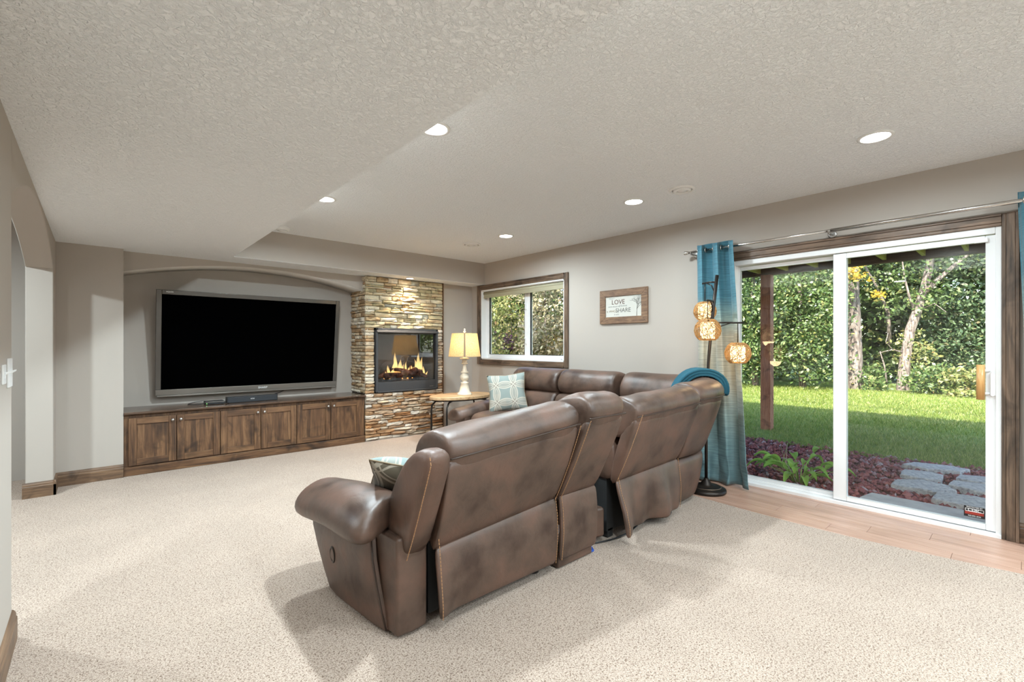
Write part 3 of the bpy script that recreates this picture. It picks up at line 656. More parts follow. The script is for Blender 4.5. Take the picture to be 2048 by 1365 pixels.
# ------------------------------------------------------------------ stone chimney
ch = thing('stone_chimney', 'stacked ledgestone chimney around the fireplace', 'fireplace', (3.21,5.95,0)); och = (3.21,5.95,0)
CX0, CX1, CYF = 2.645, 3.80, 5.785
FX0, FX1, FZ0, FZ1 = 2.738, 3.708, .622, 1.490
mb = MB(och); mb.box(CX0,FX0,CYF,YB-.002,.0,ZS-.002); mb.box(FX1,CX1,CYF,YB-.002,0,ZS-.002); mb.box(FX0,FX1,CYF,YB-.002,0,FZ0); mb.box(FX0,FX1,CYF,YB-.002,FZ1,ZS-.002)
mb.build('core', M['mortar'], ch)
mb = MB(och); mb.box(3.800,3.818,5.755,YBR-.001,.0,ZS-.002); mb.build('edge_board', M['alder_z'], ch)
def rock_mesh(seed):
    r = random.Random(seed); nx, nzv = 3, 2; vs = []; fs = []
    # front face grid at y=-1..0 (unit), x 0..1, z 0..1
    for j in range(nzv+1):
        for i in range(nx+1):
            ex = i in (0,nx); ez = j in (0,nzv)
            y = -1+r.uniform(0,.42)+(.22 if ex else 0)+(.18 if ez else 0)
            vs.append((i/nx+(r.uniform(-.04,.04) if not ex else (r.uniform(0,.035) if i == 0 else -r.uniform(0,.035))), y, j/nzv+(r.uniform(-.08,.08) if not ez else (r.uniform(0,.13) if j == 0 else -r.uniform(0,.13)))))
    n = len(vs); vs += [(0,0,.02),(1,0,.02),(1,0,.98),(0,0,.98)]
    idx = lambda i, j: j*(nx+1)+i
    for j in range(nzv):
        for i in range(nx): fs.append((idx(i,j),idx(i+1,j),idx(i+1,j+1),idx(i,j+1)))
    fs.append(tuple([idx(i,0) for i in range(nx,-1,-1)]+[n,n+1])); fs.append(tuple([idx(i,nzv) for i in range(nx+1)]+[n+2,n+3]))
    fs.append((idx(0,0),idx(0,1),idx(0,2),n+3,n)); fs.append((idx(nx,2),idx(nx,1),idx(nx,0),n+1,n+2))
    me = bpy.data.meshes.new('ledgestone'); me.from_pydata(vs, [], fs)
    bm = bmesh.new(); bm.from_mesh(me); bmesh.ops.recalc_face_normals(bm, faces=bm.faces); bm.to_mesh(me); bm.free(); return me
def variants(m, base):
    out = []
    for s in range(12):
        me = rock_mesh(s+base); me.materials.append(m); out.append(me)
    return out
RK = {'hi': variants(M['stone_hi'],10), 'lo': variants(M['stone_lo'],40), 'side': variants(M['stone_side'],70)}
stones = []      # (kind, x, y, z, w, d, h, rotz)
rs = random.Random(3)
z = .004
while z < ZS-.012:
    hmax = .062 if z > 1.49 else .054 if z < .6 else .05
    h = rs.uniform(.032, hmax)
    if z+h > ZS-.03: h = ZS-.004-z
    # keep course lines at the firebox edges
    for lim in (FZ0, FZ1):
        if z < lim < z+h+.02: h = lim-z-.001 if lim-z > .02 else h
    segs = [(CX0-.035,CX1)] if (z+h <= FZ0+.004 or z >= FZ1-.004) else [(CX0-.035,FX0-.004),(FX1+.006,CX1)]
    for a, b in segs:
        x = a
        while x < b-.01:
            w = rs.uniform(.09,.27) if b-a > .3 else rs.uniform(.07,.14)
            if b-x-w < .06: w = b-x
            kind = 'hi' if z > 1.45 else 'lo' if z < .66 else ('side' if x < 3 else 'lo')
            d = rs.uniform(.022,.066)+(.020 if z < .6 else 0)
            nsplit = 2 if (h > .046 and rs.random() < .3) else 1
            for q in range(nsplit): stones.append((kind,x+.0015,CYF,z+h*q/nsplit,w-.003,d+rs.uniform(-.008,.008),h/nsplit-.0025,0))
            x += w
    # left return face
    if z > .60:
        y = YB-.004
        while y > CYF+.0:
            w = rs.uniform(.09,.22)
            if y-w-CYF < .06: w = y-CYF+.02
            stones.append(('side',CX0,y-.0015,z,w-.003,rs.uniform(.02,.05),h-.0025,-PI/2)); y -= w
    z += h
def stone_area(s): return s[4]*s[6]*(.45 if s[7] else 1)
stones.sort(key=stone_area, reverse=True)
rest = MB(och)
for i, (kind,x,y,z,w,d,h,rz) in enumerate(stones):
    me = RK[kind][rs.randrange(12)]
    if i < 300:
        so_ = bpy.data.objects.new('ledgestone', me); COL.objects.link(so_); so_.parent = ch
        so_.location = (x-och[0],y-och[1],z-och[2]); so_.rotation_euler = (0,0,rz); so_.scale = (w,d,h)
    else:
        c, s_ = math.cos(rz), math.sin(rz)
        rest.add([(x+(v.co.x*w)*c-(v.co.y*d)*s_, y+(v.co.x*w)*s_+(v.co.y*d)*c, z+v.co.z*h) for v in me.vertices], [tuple(p.vertices) for p in me.polygons])
def stone_rest_mat():
    t = NT('ledgestone_small'); r = t.n('NewGeometry').outputs['Random Per Island']
    c = t.ramp(r, [(0,(.56,.44,.30)),(.2,(.70,.62,.50)),(.38,(.46,.31,.18)),(.55,(.62,.50,.36)),(.72,(.75,.69,.60)),(.88,(.40,.27,.16))], 'CONSTANT')
    n = t.n('TexNoise', Vector=t.coord(scale=(1,1,2.2)), Scale=13.0, Detail=5.0); v = t.ramp(n.outputs[0], [(.30,(.42,.36,.30)),(.48,(.92,.90,.86)),(.7,(1.1,1,.9))])
    return t.bsdf(Base_Color=t.mix(.9, c.outputs[0], v.outputs[0], 'MULTIPLY'), Roughness=.85, Normal=t.n('Bump', Strength=.6, Distance=.01, Height=n.outputs[0]))
if rest.v:
    ro = rest.build('small_ledgestones', stone_rest_mat(), ch); ro['kind'] = 'stuff'

# ------------------------------------------------------------------ fireplace insert
fi = thing('fireplace_insert', 'black gas fireplace insert with burning logs behind glass', 'fireplace insert', (3.223,5.80,FZ0)); of = (3.223,5.80,FZ0)
mb = MB(of); yb = 6.18; x0, x1 = FX0+.006, FX1-.006
mb.box(x0,x1,yb,yb+.02,FZ0+.005,FZ1-.005); mb.box(x0,x0+.02,5.80,yb,FZ0+.005,FZ1-.005); mb.box(x1-.02,x1,5.80,yb,FZ0+.005,FZ1-.005); mb.box(x0,x1,5.80,yb,FZ1-.025,FZ1-.005); mb.box(x0,x1,5.80,yb,FZ0+.005,FZ0+.13)
mb.build('firebox', M['firebrick'], fi)
mb = MB(of); f = .030
mb.box(x0,x0+f,5.730,5.80,FZ0+.004,FZ1-.004); mb.box(x1-f,x1,5.730,5.80,FZ0+.004,FZ1-.004); mb.box(x0,x1,5.730,5.80,FZ1-.035,FZ1-.004); mb.box(x0,x1,5.730,5.80,FZ0+.004,FZ0+.022)
mb.build('surround', M['gunmetal'], fi, bevel=.004)
mb = MB(of); mb.prism([(5.70,FZ1-.060),(5.715,FZ1-.030),(5.78,FZ1-.020),(5.78,FZ1-.066)], 'x', x0+.004, x1-.004); mb.build('hood', M['gunmetal'], fi, bevel=.003)
mb = MB(of); mb.box(x0+f,x1-f,5.748,5.765,FZ0+.022,FZ0+.140); mb.build('lower_panel', M['gunmetal'], fi, bevel=.003)
mb = MB(of); mb.box(x1-.13,x1-.07,5.7465,5.748,FZ0+.048,FZ0+.053); mb.build('name_plate', M['pewter'], fi)
mb = MB(of); mb.box(x0+f,x1-f,5.775,5.779,FZ0+.135,FZ1-.035); mb.build('glass_front', M['fireglass'], fi)
mb = MB(of); g = .016; a, b_, c, d = x0+f, x1-f, FZ0+.138, FZ1-.062
mb.box(a,a+g,5.766,5.776,c,d); mb.box(b_-g,b_,5.766,5.776,c,d); mb.box(a,b_,5.766,5.776,d-g,d); mb.box(a,b_,5.766,5.776,c,c+.010); mb.build('glass_frame', M['black'], fi)
mb = MB(of); mb.grid(lambda u,v: (2.80+.86*u, 5.83+.30*v, FZ0+.14+.045*math.sin(PI*v)*(.6+.4*math.sin(PI*u))+.018*nz((u*9,v*5,0))), 24, 10); mb.build('ember_bed', M['ash'], fi, recalc=False)
def log(p0, p1, r, seed):
    p0, p1 = Vector(p0), Vector(p1); pts = []; rr = []
    for k in range(9):
        t_ = k/8; p = p0.lerp(p1, t_); pts.append((p.x, p.y+.01*math.sin(seed+4*t_), p.z+.012*math.sin(seed*2+5*t_))); rr.append(r*(1+.14*math.sin(seed+7*t_)))
    return MB(of).tube(pts, rr, 10).build('log', M['log'], fi, smooth=True)
log((2.95,5.88,FZ0+.20),(3.46,5.93,FZ0+.27),.038,1); log((3.02,6.03,FZ0+.22),(3.58,5.99,FZ0+.24),.042,2); log((3.08,6.0,FZ0+.30),(3.40,5.86,FZ0+.235),.030,3); log((2.88,5.96,FZ0+.19),(3.1,6.05,FZ0+.29),.032,4); log((3.62,5.90,FZ0+.18),(3.40,6.02,FZ0+.31),.03,5)
for x, y, s in ((3.28,5.86,.010),(3.20,5.865,.006),(3.36,5.87,.006)): MB(of).lathe([(0,0),(s,.003),(s,.008),(0,.012)], (x,y,FZ0+.165), 8).build('glowing_ember', M['ember'], fi)
def flame(x, y, z, h, w, seed):
    r = random.Random(seed); rings = []; ph = r.uniform(0,6); lean = r.uniform(-.03,.03)
    for k in range(13):
        t_ = k/12; rad = w*(math.sin(PI*min(1,t_*1.25+.10))**.8 if t_ < .72 else w*0+max(.0,(1-t_)/.28)**1.1*math.sin(PI*min(1,.72*1.25+.10))**.8*1.0)
        cx = x+lean*t_+.020*math.sin(ph+5.5*t_)*t_; cy_ = y+.012*math.sin(ph*1.7+4*t_)*t_
        rings.append([(cx+max(.0006,rad)*math.cos(2*PI*i/10)*(1+.18*math.sin(3*i+seed)), cy_+max(.0006,rad)*.5*math.sin(2*PI*i/10), z+h*t_) for i in range(10)])
    MB(of).loft(rings).build('flame', M['flame'], fi, smooth=True)
for i, (x,y,z,h,w) in enumerate([(2.96,5.93,.15,.17,.018),(3.00,5.95,.16,.10,.016),(3.05,5.96,.18,.24,.024),(3.09,5.95,.20,.15,.020),(3.12,5.97,.21,.32,.028),(3.16,5.97,.22,.42,.026),(3.19,5.95,.22,.24,.026),(3.23,5.96,.22,.29,.026),(3.27,5.97,.22,.20,.020),(3.31,5.96,.24,.22,.014),(3.36,5.96,.25,.10,.014),(3.41,5.98,.25,.13,.016),(3.45,5.98,.25,.10,.018),(3.49,5.98,.24,.26,.022),(3.53,5.98,.20,.44,.030),(3.56,5.97,.18,.38,.026),(3.59,5.95,.17,.22,.018),(3.62,5.93,.16,.13,.014),(3.02,5.90,.15,.09,.010),(3.14,5.90,.19,.10,.010),(3.30,5.90,.24,.08,.008)]):
    flame(x,y,FZ0+z,h,w,i+2)
fl = bpy.data.lights.new('fire_glow','POINT'); fl.energy = .8; fl.color = (1,.5,.18); fl.shadow_soft_size = .1
flo = bpy.data.objects.new('fire_glow', fl); COL.objects.link(flo); flo.parent = fi; flo.location = (.05,.12,.42)

# ------------------------------------------------------------------ sectional sofa
LE, TH_ = M['leather'], M['thread']
HEAD = [(-.250,.842),(-.262,.875),(-.245,.925),(-.195,.957),(-.12,.966),(-.04,.948),(.02,.90),(.062,.83),(.072,.76),(.04,.70),(-.05,.68),(-.15,.70),(-.215,.77)]
LUMB = [(-.06,.70),(.02,.71),(.09,.685),(.135,.61),(.155,.52),(.14,.43),(.08,.395),(-.03,.40),(-.08,.5)]
PANEL = [(-.060,.385),(-.112,.50),(-.165,.62),(-.212,.74),(-.249,.842),(-.20,.84),(-.12,.74),(-.05,.55),(.0,.385)]
FLAP = [(-.072,.425),(-.086,.33),(-.090,.22),(-.082,.12),(-.074,.055),(-.060,.053),(-.066,.12),(-.072,.22),(-.066,.33),(-.055,.42)]
SEAT = [(.10,.36),(.10,.44),(.16,.475),(.35,.48),(.58,.475),(.70,.455),(.755,.41),(.765,.34),(.72,.30),(.3,.30)]
FOOT = [(.66,.06),(.66,.30),(.72,.315),(.775,.29),(.79,.2),(.785,.09),(.75,.055)]
def straight(x0, x1, y=0.0):
    return lambda s: (x0+(x1-x0)*s, y, 0.0, 1.0)
def sweep(path, prof, n=14, ends=(.74,.90,.97), wr=.007, seed=0, shear=0.0, zs=1.0, wave=None, o=(0,0,0), cut=.012, tw=0.0):
    cyv = sum(p[0] for p in prof)/len(prof); czv = sum(p[1] for p in prof)/len(prof)
    st = [0, cut, cut*3.2, cut*7]+[cut*7+(1-cut*14)*k/n for k in range(1,n)]+[1-cut*7, 1-cut*3.2, 1-cut, 1]
    rings = []
    for s in st:
        e = min(s, 1-s)
        sc = 1.0
        if e <= 0: sc = ends[0]
        elif e <= cut*1.01: sc = ends[1]
        elif e <= cut*3.3: sc = ends[2]
        px, py, fx, fy = path(s); ring = []
        ew = math.exp(-e/.07)
        for i, (y, z) in enumerate(prof):
            yy, zz = cyv+(y-cyv)*sc, czv+(z-czv)*sc
            g = nz((px*7, py*7+i*.55, seed), 1.0)*wr + ew*nz((px*6, i*1.9, seed+5), 1.3)*wr*3.4
            ln = math.hypot(yy-cyv, zz-czv)+1e-6
            yy += (yy-cyv)/ln*g; zz += (zz-czv)/ln*g
            if wave: yy += wave(s, zz)
            q_ = tw*(1-s)
            if zz > .4: yy += (shear+.17*q_)*(zz-.4); zz = .4+(zz-.4)*(zs-.12*q_)
            zz -= .055*q_*smoothstep(.05,.42,zz)*(1-.6*smoothstep(.45,.85,zz))
            ring.append((px+fx*yy, py+fy*yy, zz))
        rings.append(ring)
    return MB(o).loft(rings)
def stitch(parent, pts, o=(0,0,0), r=.0022):
    """a row of short raised stitches along a seam, one part"""
    P = [Vector(p) for p in pts]; mb = MB(o)
    for a, b in zip(P[:-1], P[1:]):
        n = max(1, int((b-a).length/.014))
        for k in range(n):
            mb.tube([a.lerp(b, k/n), a.lerp(b, (k+.72)/n)], r, 5)
    ob = mb.build('stitching', TH_, parent, label='contrasting tan stitching'); ob['kind'] = 'stuff'; return ob
def profpt(y, z, shear, zs):
    return (y+shear*(z-.4), .4+(z-.4)*zs) if z > .4 else (y, z)
def back_set(t, path, o, shear=0, zs=1.0, seed=0, flap=True, wave=None, n=14, cut=.012, lower=True, tw=0.0):
    sweep(path, HEAD, n, (.80,.93,.98), .009, seed, shear, zs, None, o, cut, tw).build('head_cushion', LE, t, sub=1)
    sweep(path, LUMB, n, (.80,.93,.98), .008, seed+1, shear, zs, None, o, cut, tw).build('lumbar_cushion', LE, t, sub=1)
    sweep(path, PANEL, n, (.95,.985,1.0), .003, seed+2, shear, zs, None, o, cut, tw).build('back_panel', LE, t, sub=1)
    if lower: sweep(path, FLAP, n*2, (.97,.99,1.0), .002, seed+3, shear, zs, wave, o, cut, tw).build('back_flap', LE, t, sub=1)
    pts = []
    for k in range(25):
        px, py, fx, fy = path(.01+.98*k/24); q_ = tw*(1-k/24); y, z = profpt(-.2525,.845,shear+.17*q_,zs-.12*q_); z -= .022*q_; pts.append((px+fx*y, py+fy*y, z))
    MB(o).tube(pts, .004, 6).build('piping', M['piping'], t, smooth=True)
def seat_set(t, path, o, seed=0, n=10, cut=.012):
    sweep(path, SEAT, n, (.90,.96,.99), .006, seed+8, 0, 1, None, o, cut).build('seat_cushion', LE, t, sub=1)
    sweep(path, FOOT, n, (.92,.97,.99), .004, seed+9, 0, 1, None, o, cut).build('footrest', LE, t, sub=1)
def side_stitch(t, path, s, o, shear, zs, eps=.004):
    px, py, fx, fy = path(s); pts = []
    for y, z in ((-.062,.39),(-.116,.50),(-.169,.62),(-.216,.74),(-.252,.838)):
        yy, zz = profpt(y-eps, z, shear, zs); pts.append((px+fx*yy, py+fy*yy, zz))
    stitch(t, pts, o)
def flap_stitch(t, path, s, o, wave=None):
    px, py, fx, fy = path(s); pts = []
    for y, z in ((-.075,.42),(-.089,.33),(-.093,.22),(-.085,.12),(-.078,.06)):
        yy = y-.004+(wave(s, z) if wave else 0); pts.append((px+fx*yy, py+fy*yy, z))
    stitch(t, pts, o)
def arm_set(t, xin, sgn, o, wing=True):
    """recliner arm: xin inner face x, sgn -1 = arm lies towards -x"""
    X = lambda u: xin+sgn*u
    PR = [(.0,.43),(.0,.50),(.03,.550),(.09,.576),(.16,.582),(.23,.562),(.290,.525),(.325,.470),(.322,.425),(.285,.400),(.20,.405),(.10,.42)]
    cu, cz = .155, .48; rings = []
    for k, y in enumerate([-.005,.015,.05,.11,.2,.32,.44,.56,.66,.74,.80,.845,.868]):
        sc = {0:.70,1:.88,2:.97,9:.99,10:.95,11:.86,12:.66}.get(k, 1.0)
        dz = -.060*smoothstep(.30,.87,y) + .010*smoothstep(.25,-.0,y)
        ring = []
        for i, (u, z) in enumerate(PR):
            g = .006*nz((y*9,u*12,z*12),1.0,3)
            ring.append((X(cu+(u-cu)*sc+g), y+.15*(1-u/.325)*smoothstep(.42,0,y), cz+(z-cz)*sc+dz+g))
        rings.append(ring)
    MB(o).loft(rings).build('arm_pad', LE, t, sub=1)
    # arm body: rear box and a front panel leaning forward towards the top
    mb = MB(o)
    lv = []
    for z, yf, uo in ((.012,.60,.195),(.10,.655,.210),(.22,.73,.228),(.34,.79,.240),(.43,.81,.235)):
        lv.append([(X(.0),-.02,z),(X(.075),-.03,z),(X(.150),-.022,z),(X(.165),.20,z),(X(uo),yf-.05,z),(X(uo-.03),yf,z),(X(.08),yf+.01,z),(X(.01),yf-.01,z)])
    mb.loft(lv).build('arm_body', LE, t, bevel=.014, seg=3)
    rings = []
    for z, yf, uo in ((.010,.605,.0),(.10,.66,.012),(.20,.72,.022),(.30,.775,.028),(.40,.80,.024)):
        y0 = .045+.10*(z/.40)
        rings.append([(X(.138+uo),y0,z),(X(.164+uo),y0+.012,z),(X(.180+uo),y0+.10,z),(X(.210+uo),yf-.12,z),(X(.206+uo),yf-.02,z),(X(.16+uo),yf-.01,z)])
    MB(o).loft(rings).build('side_panel', LE, t, bevel=.008, seg=2)
    pts = [(X(uo+.004), .05+.10*(z/.4), z) for z, uo in ((.015,.158),(.1,.170),(.2,.180),(.3,.186),(.385,.182))]
    MB(o).tube(pts, .004, 6).build('piping', M['piping'], t, smooth=True)
    # recliner release ring on the side
    a = MB().tube([(.026*math.cos(q*PI/12), .026*math.sin(q*PI/12), 0) for q in range(24)], .006, 8, closed=True).build('release_ring', M['bronze'], t, smooth=True)
    a.location = (X(.222)-o[0], .50-o[1], .215-o[2]); a.rotation_euler = (0,PI/2+.06*sgn,0); a.scale = (1.35,1,1)
    a = MB().lathe([(0,-.002),(.024,-.002),(.024,.001),(.012,.004),(0,.004)], n=20).build('release_button', M['black'], t, smooth=True)
    a.location = (X(.218)-o[0], .50-o[1], .215-o[2]); a.rotation_euler = (0,sgn*PI/2,0); a.scale = (1.35,1,1)
    if wing:
        WG = [(-.030,.320),(-.085,.45),(-.140,.58),(-.190,.70),(-.228,.785),(-.222,.820),(-.16,.834),(-.085,.812),(.0,.745),(.075,.64),(.145,.525),(.200,.435),(.165,.39),(.06,.355)]
        p = straight(xin-.004*sgn, X(.128)) if sgn > 0 else straight(X(.128), xin+.004)
        sweep(p, WG, 5, (.72,.90,.97), .004, 4, 0, 1, None, o, .05).build('back_wing', LE, t, sub=1)
        stitch(t, [(X(.112),y,z) for y, z in ((-.036,.335),(-.092,.45),(-.148,.58),(-.198,.70),(-.228,.775),(-.219,.812))], o)

YS0 = 1.80
# near recliner with the left arm
xo = (1.3,YS0,0)
m1 = thing('recliner_module', 'brown leather recliner section with padded arm at the left end of the sofa', 'sofa section', xo, 0, 'sections of the brown leather sectional')
def W(x): return x-xo[0]
p1 = straight(W(1.105), W(1.878))
wv1 = lambda s, z: -.035*smoothstep(.30,.05,z)*smoothstep(.16,.0,s)
back_set(m1, p1, (0,0,0), 0, 1.0, 1, True, wv1, tw=1.0); seat_set(m1, straight(W(1.10),W(1.885)), (0,0,0), 1)
arm_set(m1, W(1.095), -1, (0,0,0))
flap_stitch(m1, p1, .012, (0,0,0), wv1); flap_stitch(m1, p1, .985, (0,0,0), wv1); side_stitch(m1, p1, .99, (0,0,0), 0, 1)
MB().box(W(1.11),W(1.87),.0,.64,.045,.40).build('mechanism', M['void'], m1)
for x, y in ((1.22,.02),(1.80,.02),(1.20,.55),(1.80,.55)):
    MB().lathe([(.024,0),(.028,.012),(.028,.035),(.018,.05)], (W(x),y,0), 16).build('foot', M['black'], m1, smooth=True)
MB().tube([(W(1.235),.0,.04),(W(1.27),-.02,.042),(W(1.32),-.025,.03)], .006, 6).build('recline_lever', M['pewter'], m1, smooth=True)
# narrow console section
xo = (2.08,YS0,0)
m2 = thing('console_module', 'narrow armless leather section between the two near recliners', 'sofa section', xo, 0, 'sections of the brown leather sectional')
p2 = straight(W(1.905), W(2.232))
back_set(m2, p2, (0,0,0), -.07, 1.055, 11, True, None, 7, .03)
seat_set(m2, straight(W(1.90),W(2.24)), (0,0,0), 12, 6, .03); side_stitch(m2, p2, .03, (0,0,0), -.07, 1.055); flap_stitch(m2, p2, .03, (0,0,0))
MB().box(W(1.915),W(2.215),-.055,.64,.006,.10).build('base', LE, m2, bevel=.008)
# armless recliner
xo = (2.83,YS0,0)
m3 = thing('recliner_module', 'armless leather recliner section with a loose wrinkled back flap', 'sofa section', xo, 0, 'sections of the brown leather sectional')
p3 = straight(W(2.44), W(3.205))
wv3 = lambda s, z: smoothstep(.40,.06,z)*(-.020-.030*math.sin(9.5*s+.9)-.016*math.sin(21*s)-.035*smoothstep(.12,0,s))
back_set(m3, p3, (0,0,0), 0.0, 1.0, 21, True, wv3, tw=.4); seat_set(m3, straight(W(2.43),W(3.21)), (0,0,0), 22)
flap_stitch(m3, p3, .012, (0,0,0), wv3); flap_stitch(m3, p3, .985, (0,0,0), wv3); side_stitch(m3, p3, .012, (0,0,0), 0, 1)
MB().box(W(2.46),W(3.19),.02,.64,.045,.40).build('mechanism', M['void'], m3)
MB().loft([[(W(2.31),.03,z),(W(2.42),.0,z),(W(2.42),.6,z),(W(2.31),.6,z)] for z in (.03,.16,.22)]).build('side_rail', LE, m3, bevel=.02, seg=3)
for x, y in ((2.50,.05),(3.08,-.01),(2.5,.55),(3.15,.55)):
    MB().box(W(x)-.03,W(x)+.03,y-.03,y+.03,0,.06).build('foot', M['void'], m3, bevel=.004)
# corner wedge
CXW, CYW, RW = 3.50, 2.30, .50
xo = (CXW,CYW,0)
m4 = thing('corner_module', 'rounded leather corner section with a teal throw over its back', 'sofa section', xo, 0, 'sections of the brown leather sectional')
L1, L2, L3 = .265, RW*PI/2, .455
def wedge(s):
    d = s*(L1+L2+L3)
    if d < L1: return (-L1+d, -RW, 0, 1)
    if d < L1+L2:
        a = (d-L1)/RW; return (RW*math.sin(a), -RW*math.cos(a), -math.sin(a), math.cos(a))
    return (RW, d-L1-L2, -1, 0)
WLOW = [(-.062,.40),(-.060,.30),(-.045,.18),(-.012,.06),(.0,.03),(.05,.03),(.06,.2),(.03,.40)]
back_set(m4, wedge, (0,0,0), .07, 1.03, 31, False, None, 22, .008, False)
sweep(wedge, WLOW, 22, (.97,.99,1), .002, 33, 0, 1, None, (0,0,0), .008).build('lower_back', LE, m4, sub=1)
mb = MB(); ring = []
for z, ins in ((.06,.03),(.30,.0),(.44,.0),(.475,.04)):
    r_ = []
    for k in range(17):
        px, py, fx, fy = wedge(k/16); r_.append((px+fx*(.10+ins*.5), py+fy*(.10+ins*.5), z))
    r_ += [(-.262+ins,.455-ins,z),(-.262+ins,.10,z)]
    ring.append(r_)
mb.loft(ring).build('seat_cushion', LE, m4, bevel=.02, seg=2)
# far wing (backs against the window wall)
XF0 = 4.0
xo = (XF0,3.19,0)
m5 = thing('recliner_module', 'armless leather section in the middle of the far row under the picture', 'sofa section', xo, PI/2, 'sections of the brown leather sectional')
p5 = straight(-.385,.385); back_set(m5, p5, (0,0,0), .13, 1.035, 41); seat_set(m5, p5, (0,0,0), 42)
MB().box(-.37,.37,.0,.64,.01,.38).build('mechanism', M['void'], m5)
xo = (XF0,3.99,0)
m6 = thing('recliner_module', 'leather section with padded arm at the far end below the window', 'sofa section', xo, PI/2, 'sections of the brown leather sectional')
p6 = straight(-.40,.375); back_set(m6, p6, (0,0,0), .13, 1.035, 51); seat_set(m6, p6, (0,0,0), 52)
arm_set(m6, .385, 1, (0,0,0), True)
MB().box(-.38,.36,.0,.64,.01,.38).build('mechanism', M['void'], m6)

# teal throw over the corner section
thr = MB(); OUT = [(-.272,.825),(-.288,.86),(-.290,.92),(-.262,.972),(-.205,1.004),(-.13,1.015),(-.055,1.000),(.01,.96),(.065,.895),(.095,.82),(.105,.74),(.14,.66)]
def out_pt(k):
    y, z = OUT[k]; return profpt(y, z, .07, 1.0)
rings = []
for k in range(len(OUT)):
    y, z = out_pt(k); y0, z0 = out_pt(max(k-1,0)); y1, z1 = out_pt(min(k+1,len(OUT)-1)); ty, tz = y1-y0, z1-z0; l = math.hypot(ty,tz); ny, nz_ = -tz/l, ty/l
    if ny*(y+.1)+nz_*(z-.8) < 0: ny, nz_ = -ny, -nz_
    ring = []
    cs = [(.0,-.022),(-.006,-.010),(.0,.0),(-.006,.010),(.0,.022)]
    a0, a1 = .70, 1.04
    side0 = [(a0-.014*abs(math.sin(q*PI/4)), -.024+.070*q/12) for q in range(13)]
    top = [(a0+(a1-a0)*q/6, .0455+.004*(q % 2)) for q in range(1,6)]
    side1 = [(a1, .046-.070*q/3) for q in range(4)]
    bot = [(a1-(a1-a0)*q/6, -.024) for q in range(1,6)]
    for a, off in side0+top+side1+bot:
        rr = RW-(y+ny*off); ring.append((CXW+rr*math.sin(a), CYW-rr*math.cos(a), z+nz_*off))
    rings.append(ring)
thr.o = (CXW+.4,CYW-.4,.9); thr.loft(rings)
to = thr.build('throw_blanket', M['knit'], None, sub=1); to.location = (CXW+.4,CYW-.4,.9)
uv = to.data.uv_layers.new(name='UV')
for l in to.data.loops:
    nr = len(rings[0]); uv.data[l.index].uv = ((l.vertex_index//nr)/12*2.0, (l.vertex_index % nr)/nr*1.2)
tag(to, 'teal knitted throw blanket draped over the corner of the sofa', 'blanket')

# pillows
def pillow(name, label, size, thick, mf, mbk, mat4):
    n = 16; vs, fs, uvs = [], [], []
    def P(u, v, s):
        e = (1-abs(u)**2.6)*(1-abs(v)**2.6); h = thick*.5*max(0,e)**.5
        k = 1-.10*(1-abs(u))*abs(v)**3; k2 = 1-.10*(1-abs(v))*abs(u)**3
        return (u*size/2*k2, v*size/2*k, s*h+.004*nz((u*3,v*3,s),1.0,2))
    mb = MB()
    for s in (1,-1): mb.grid(lambda a,b: P(2*a-1,2*b-1,s), n, n)
    me = mb.mesh(name, True, False)
    bm = bmesh.new(); bm.from_mesh(me); uvl = bm.loops.layers.uv.new('UV'); N1 = (n+1)**2
    bm.verts.ensure_lookup_table()
    for f in bm.faces:
        back = f.verts[0].index >= N1; f.material_index = 1 if back else 0; f.smooth = True
        for l in f.loops:
            q = l.vert.index % N1; l[uvl].uv = ((q % (n+1))/n, (q//(n+1))/n)
        if back: f.normal_flip()
    bmesh.ops.remove_doubles(bm, verts=bm.verts, dist=.0012); bm.to_mesh(me); bm.free()
    me.materials.append(mf); me.materials.append(mbk)
    r = thing(name, label, 'pillow', mat4.translation); r.rotation_euler = mat4.to_euler()
    o = bpy.data.objects.new('cover', me); COL.objects.link(o); o.parent = r
    pts = [P(u,-1,0) for u in [i/8-1 for i in range(17)]]+[P(1,v,0) for v in [i/8-1 for i in range(1,17)]]+[P(-u,1,0) for u in [i/8-1 for i in range(1,17)]]+[P(-1,-v,0) for v in [i/8-1 for i in range(1,16)]]
    MB().tube(pts, .004, 6, closed=True).build('welt', M['ink_tan'], r, smooth=True); return r
def frame_mat(loc, zdir, up=(0,0,1), roll=0):
    z = Vector(zdir).normalized(); x = Vector(up).cross(z).normalized(); y = z.cross(x)
    m = Matrix((x,y,z)).transposed().to_4x4() @ Matrix.Rotation(roll, 4, 'Z'); m.translation = Vector(loc); return m
pillow('throw_pillow', 'pale teal and beige geometric pillow on the far sofa section beside the arm', .46, .15, M['pillow_light'], M['pillow_light'], frame_mat((3.66,4.16,.690), (-.66,-.70,.28), roll=.10))
pillow('throw_pillow', 'olive and teal medallion pillow tucked behind the near padded arm', .40, .16, M['pillow_teal'], M['pillow_dark'], frame_mat((1.185,2.095,.565), (.46,.38,.80), roll=.35))

# small things under and behind the sofa
cord('power_cord', 'thin black cord lying on the carpet under the wrinkled sofa flap', [(2.30,1.83,.008),(2.45,1.78,.008),(2.62,1.77,.008),(2.78,1.80,.008),(2.90,1.84,.012),(3.02,1.79,.02),(3.10,1.75,.012),(3.2,1.78,.008),(3.26,1.84,.03)], .005, M['black'])
cl = thing('blue_clip', 'tiny blue plastic clip on the carpet beside the console section', 'clip', (2.235,1.765,.0))
MB().box(-.014,.014,-.010,.010,.002,.016).build('jaw', M['blue'], cl, bevel=.003); MB().tube([(-.012,.0,.012),(.014,.012,.022),(.022,.01,.012)], .004, 6).build('lever', M['blue'], cl, smooth=True)

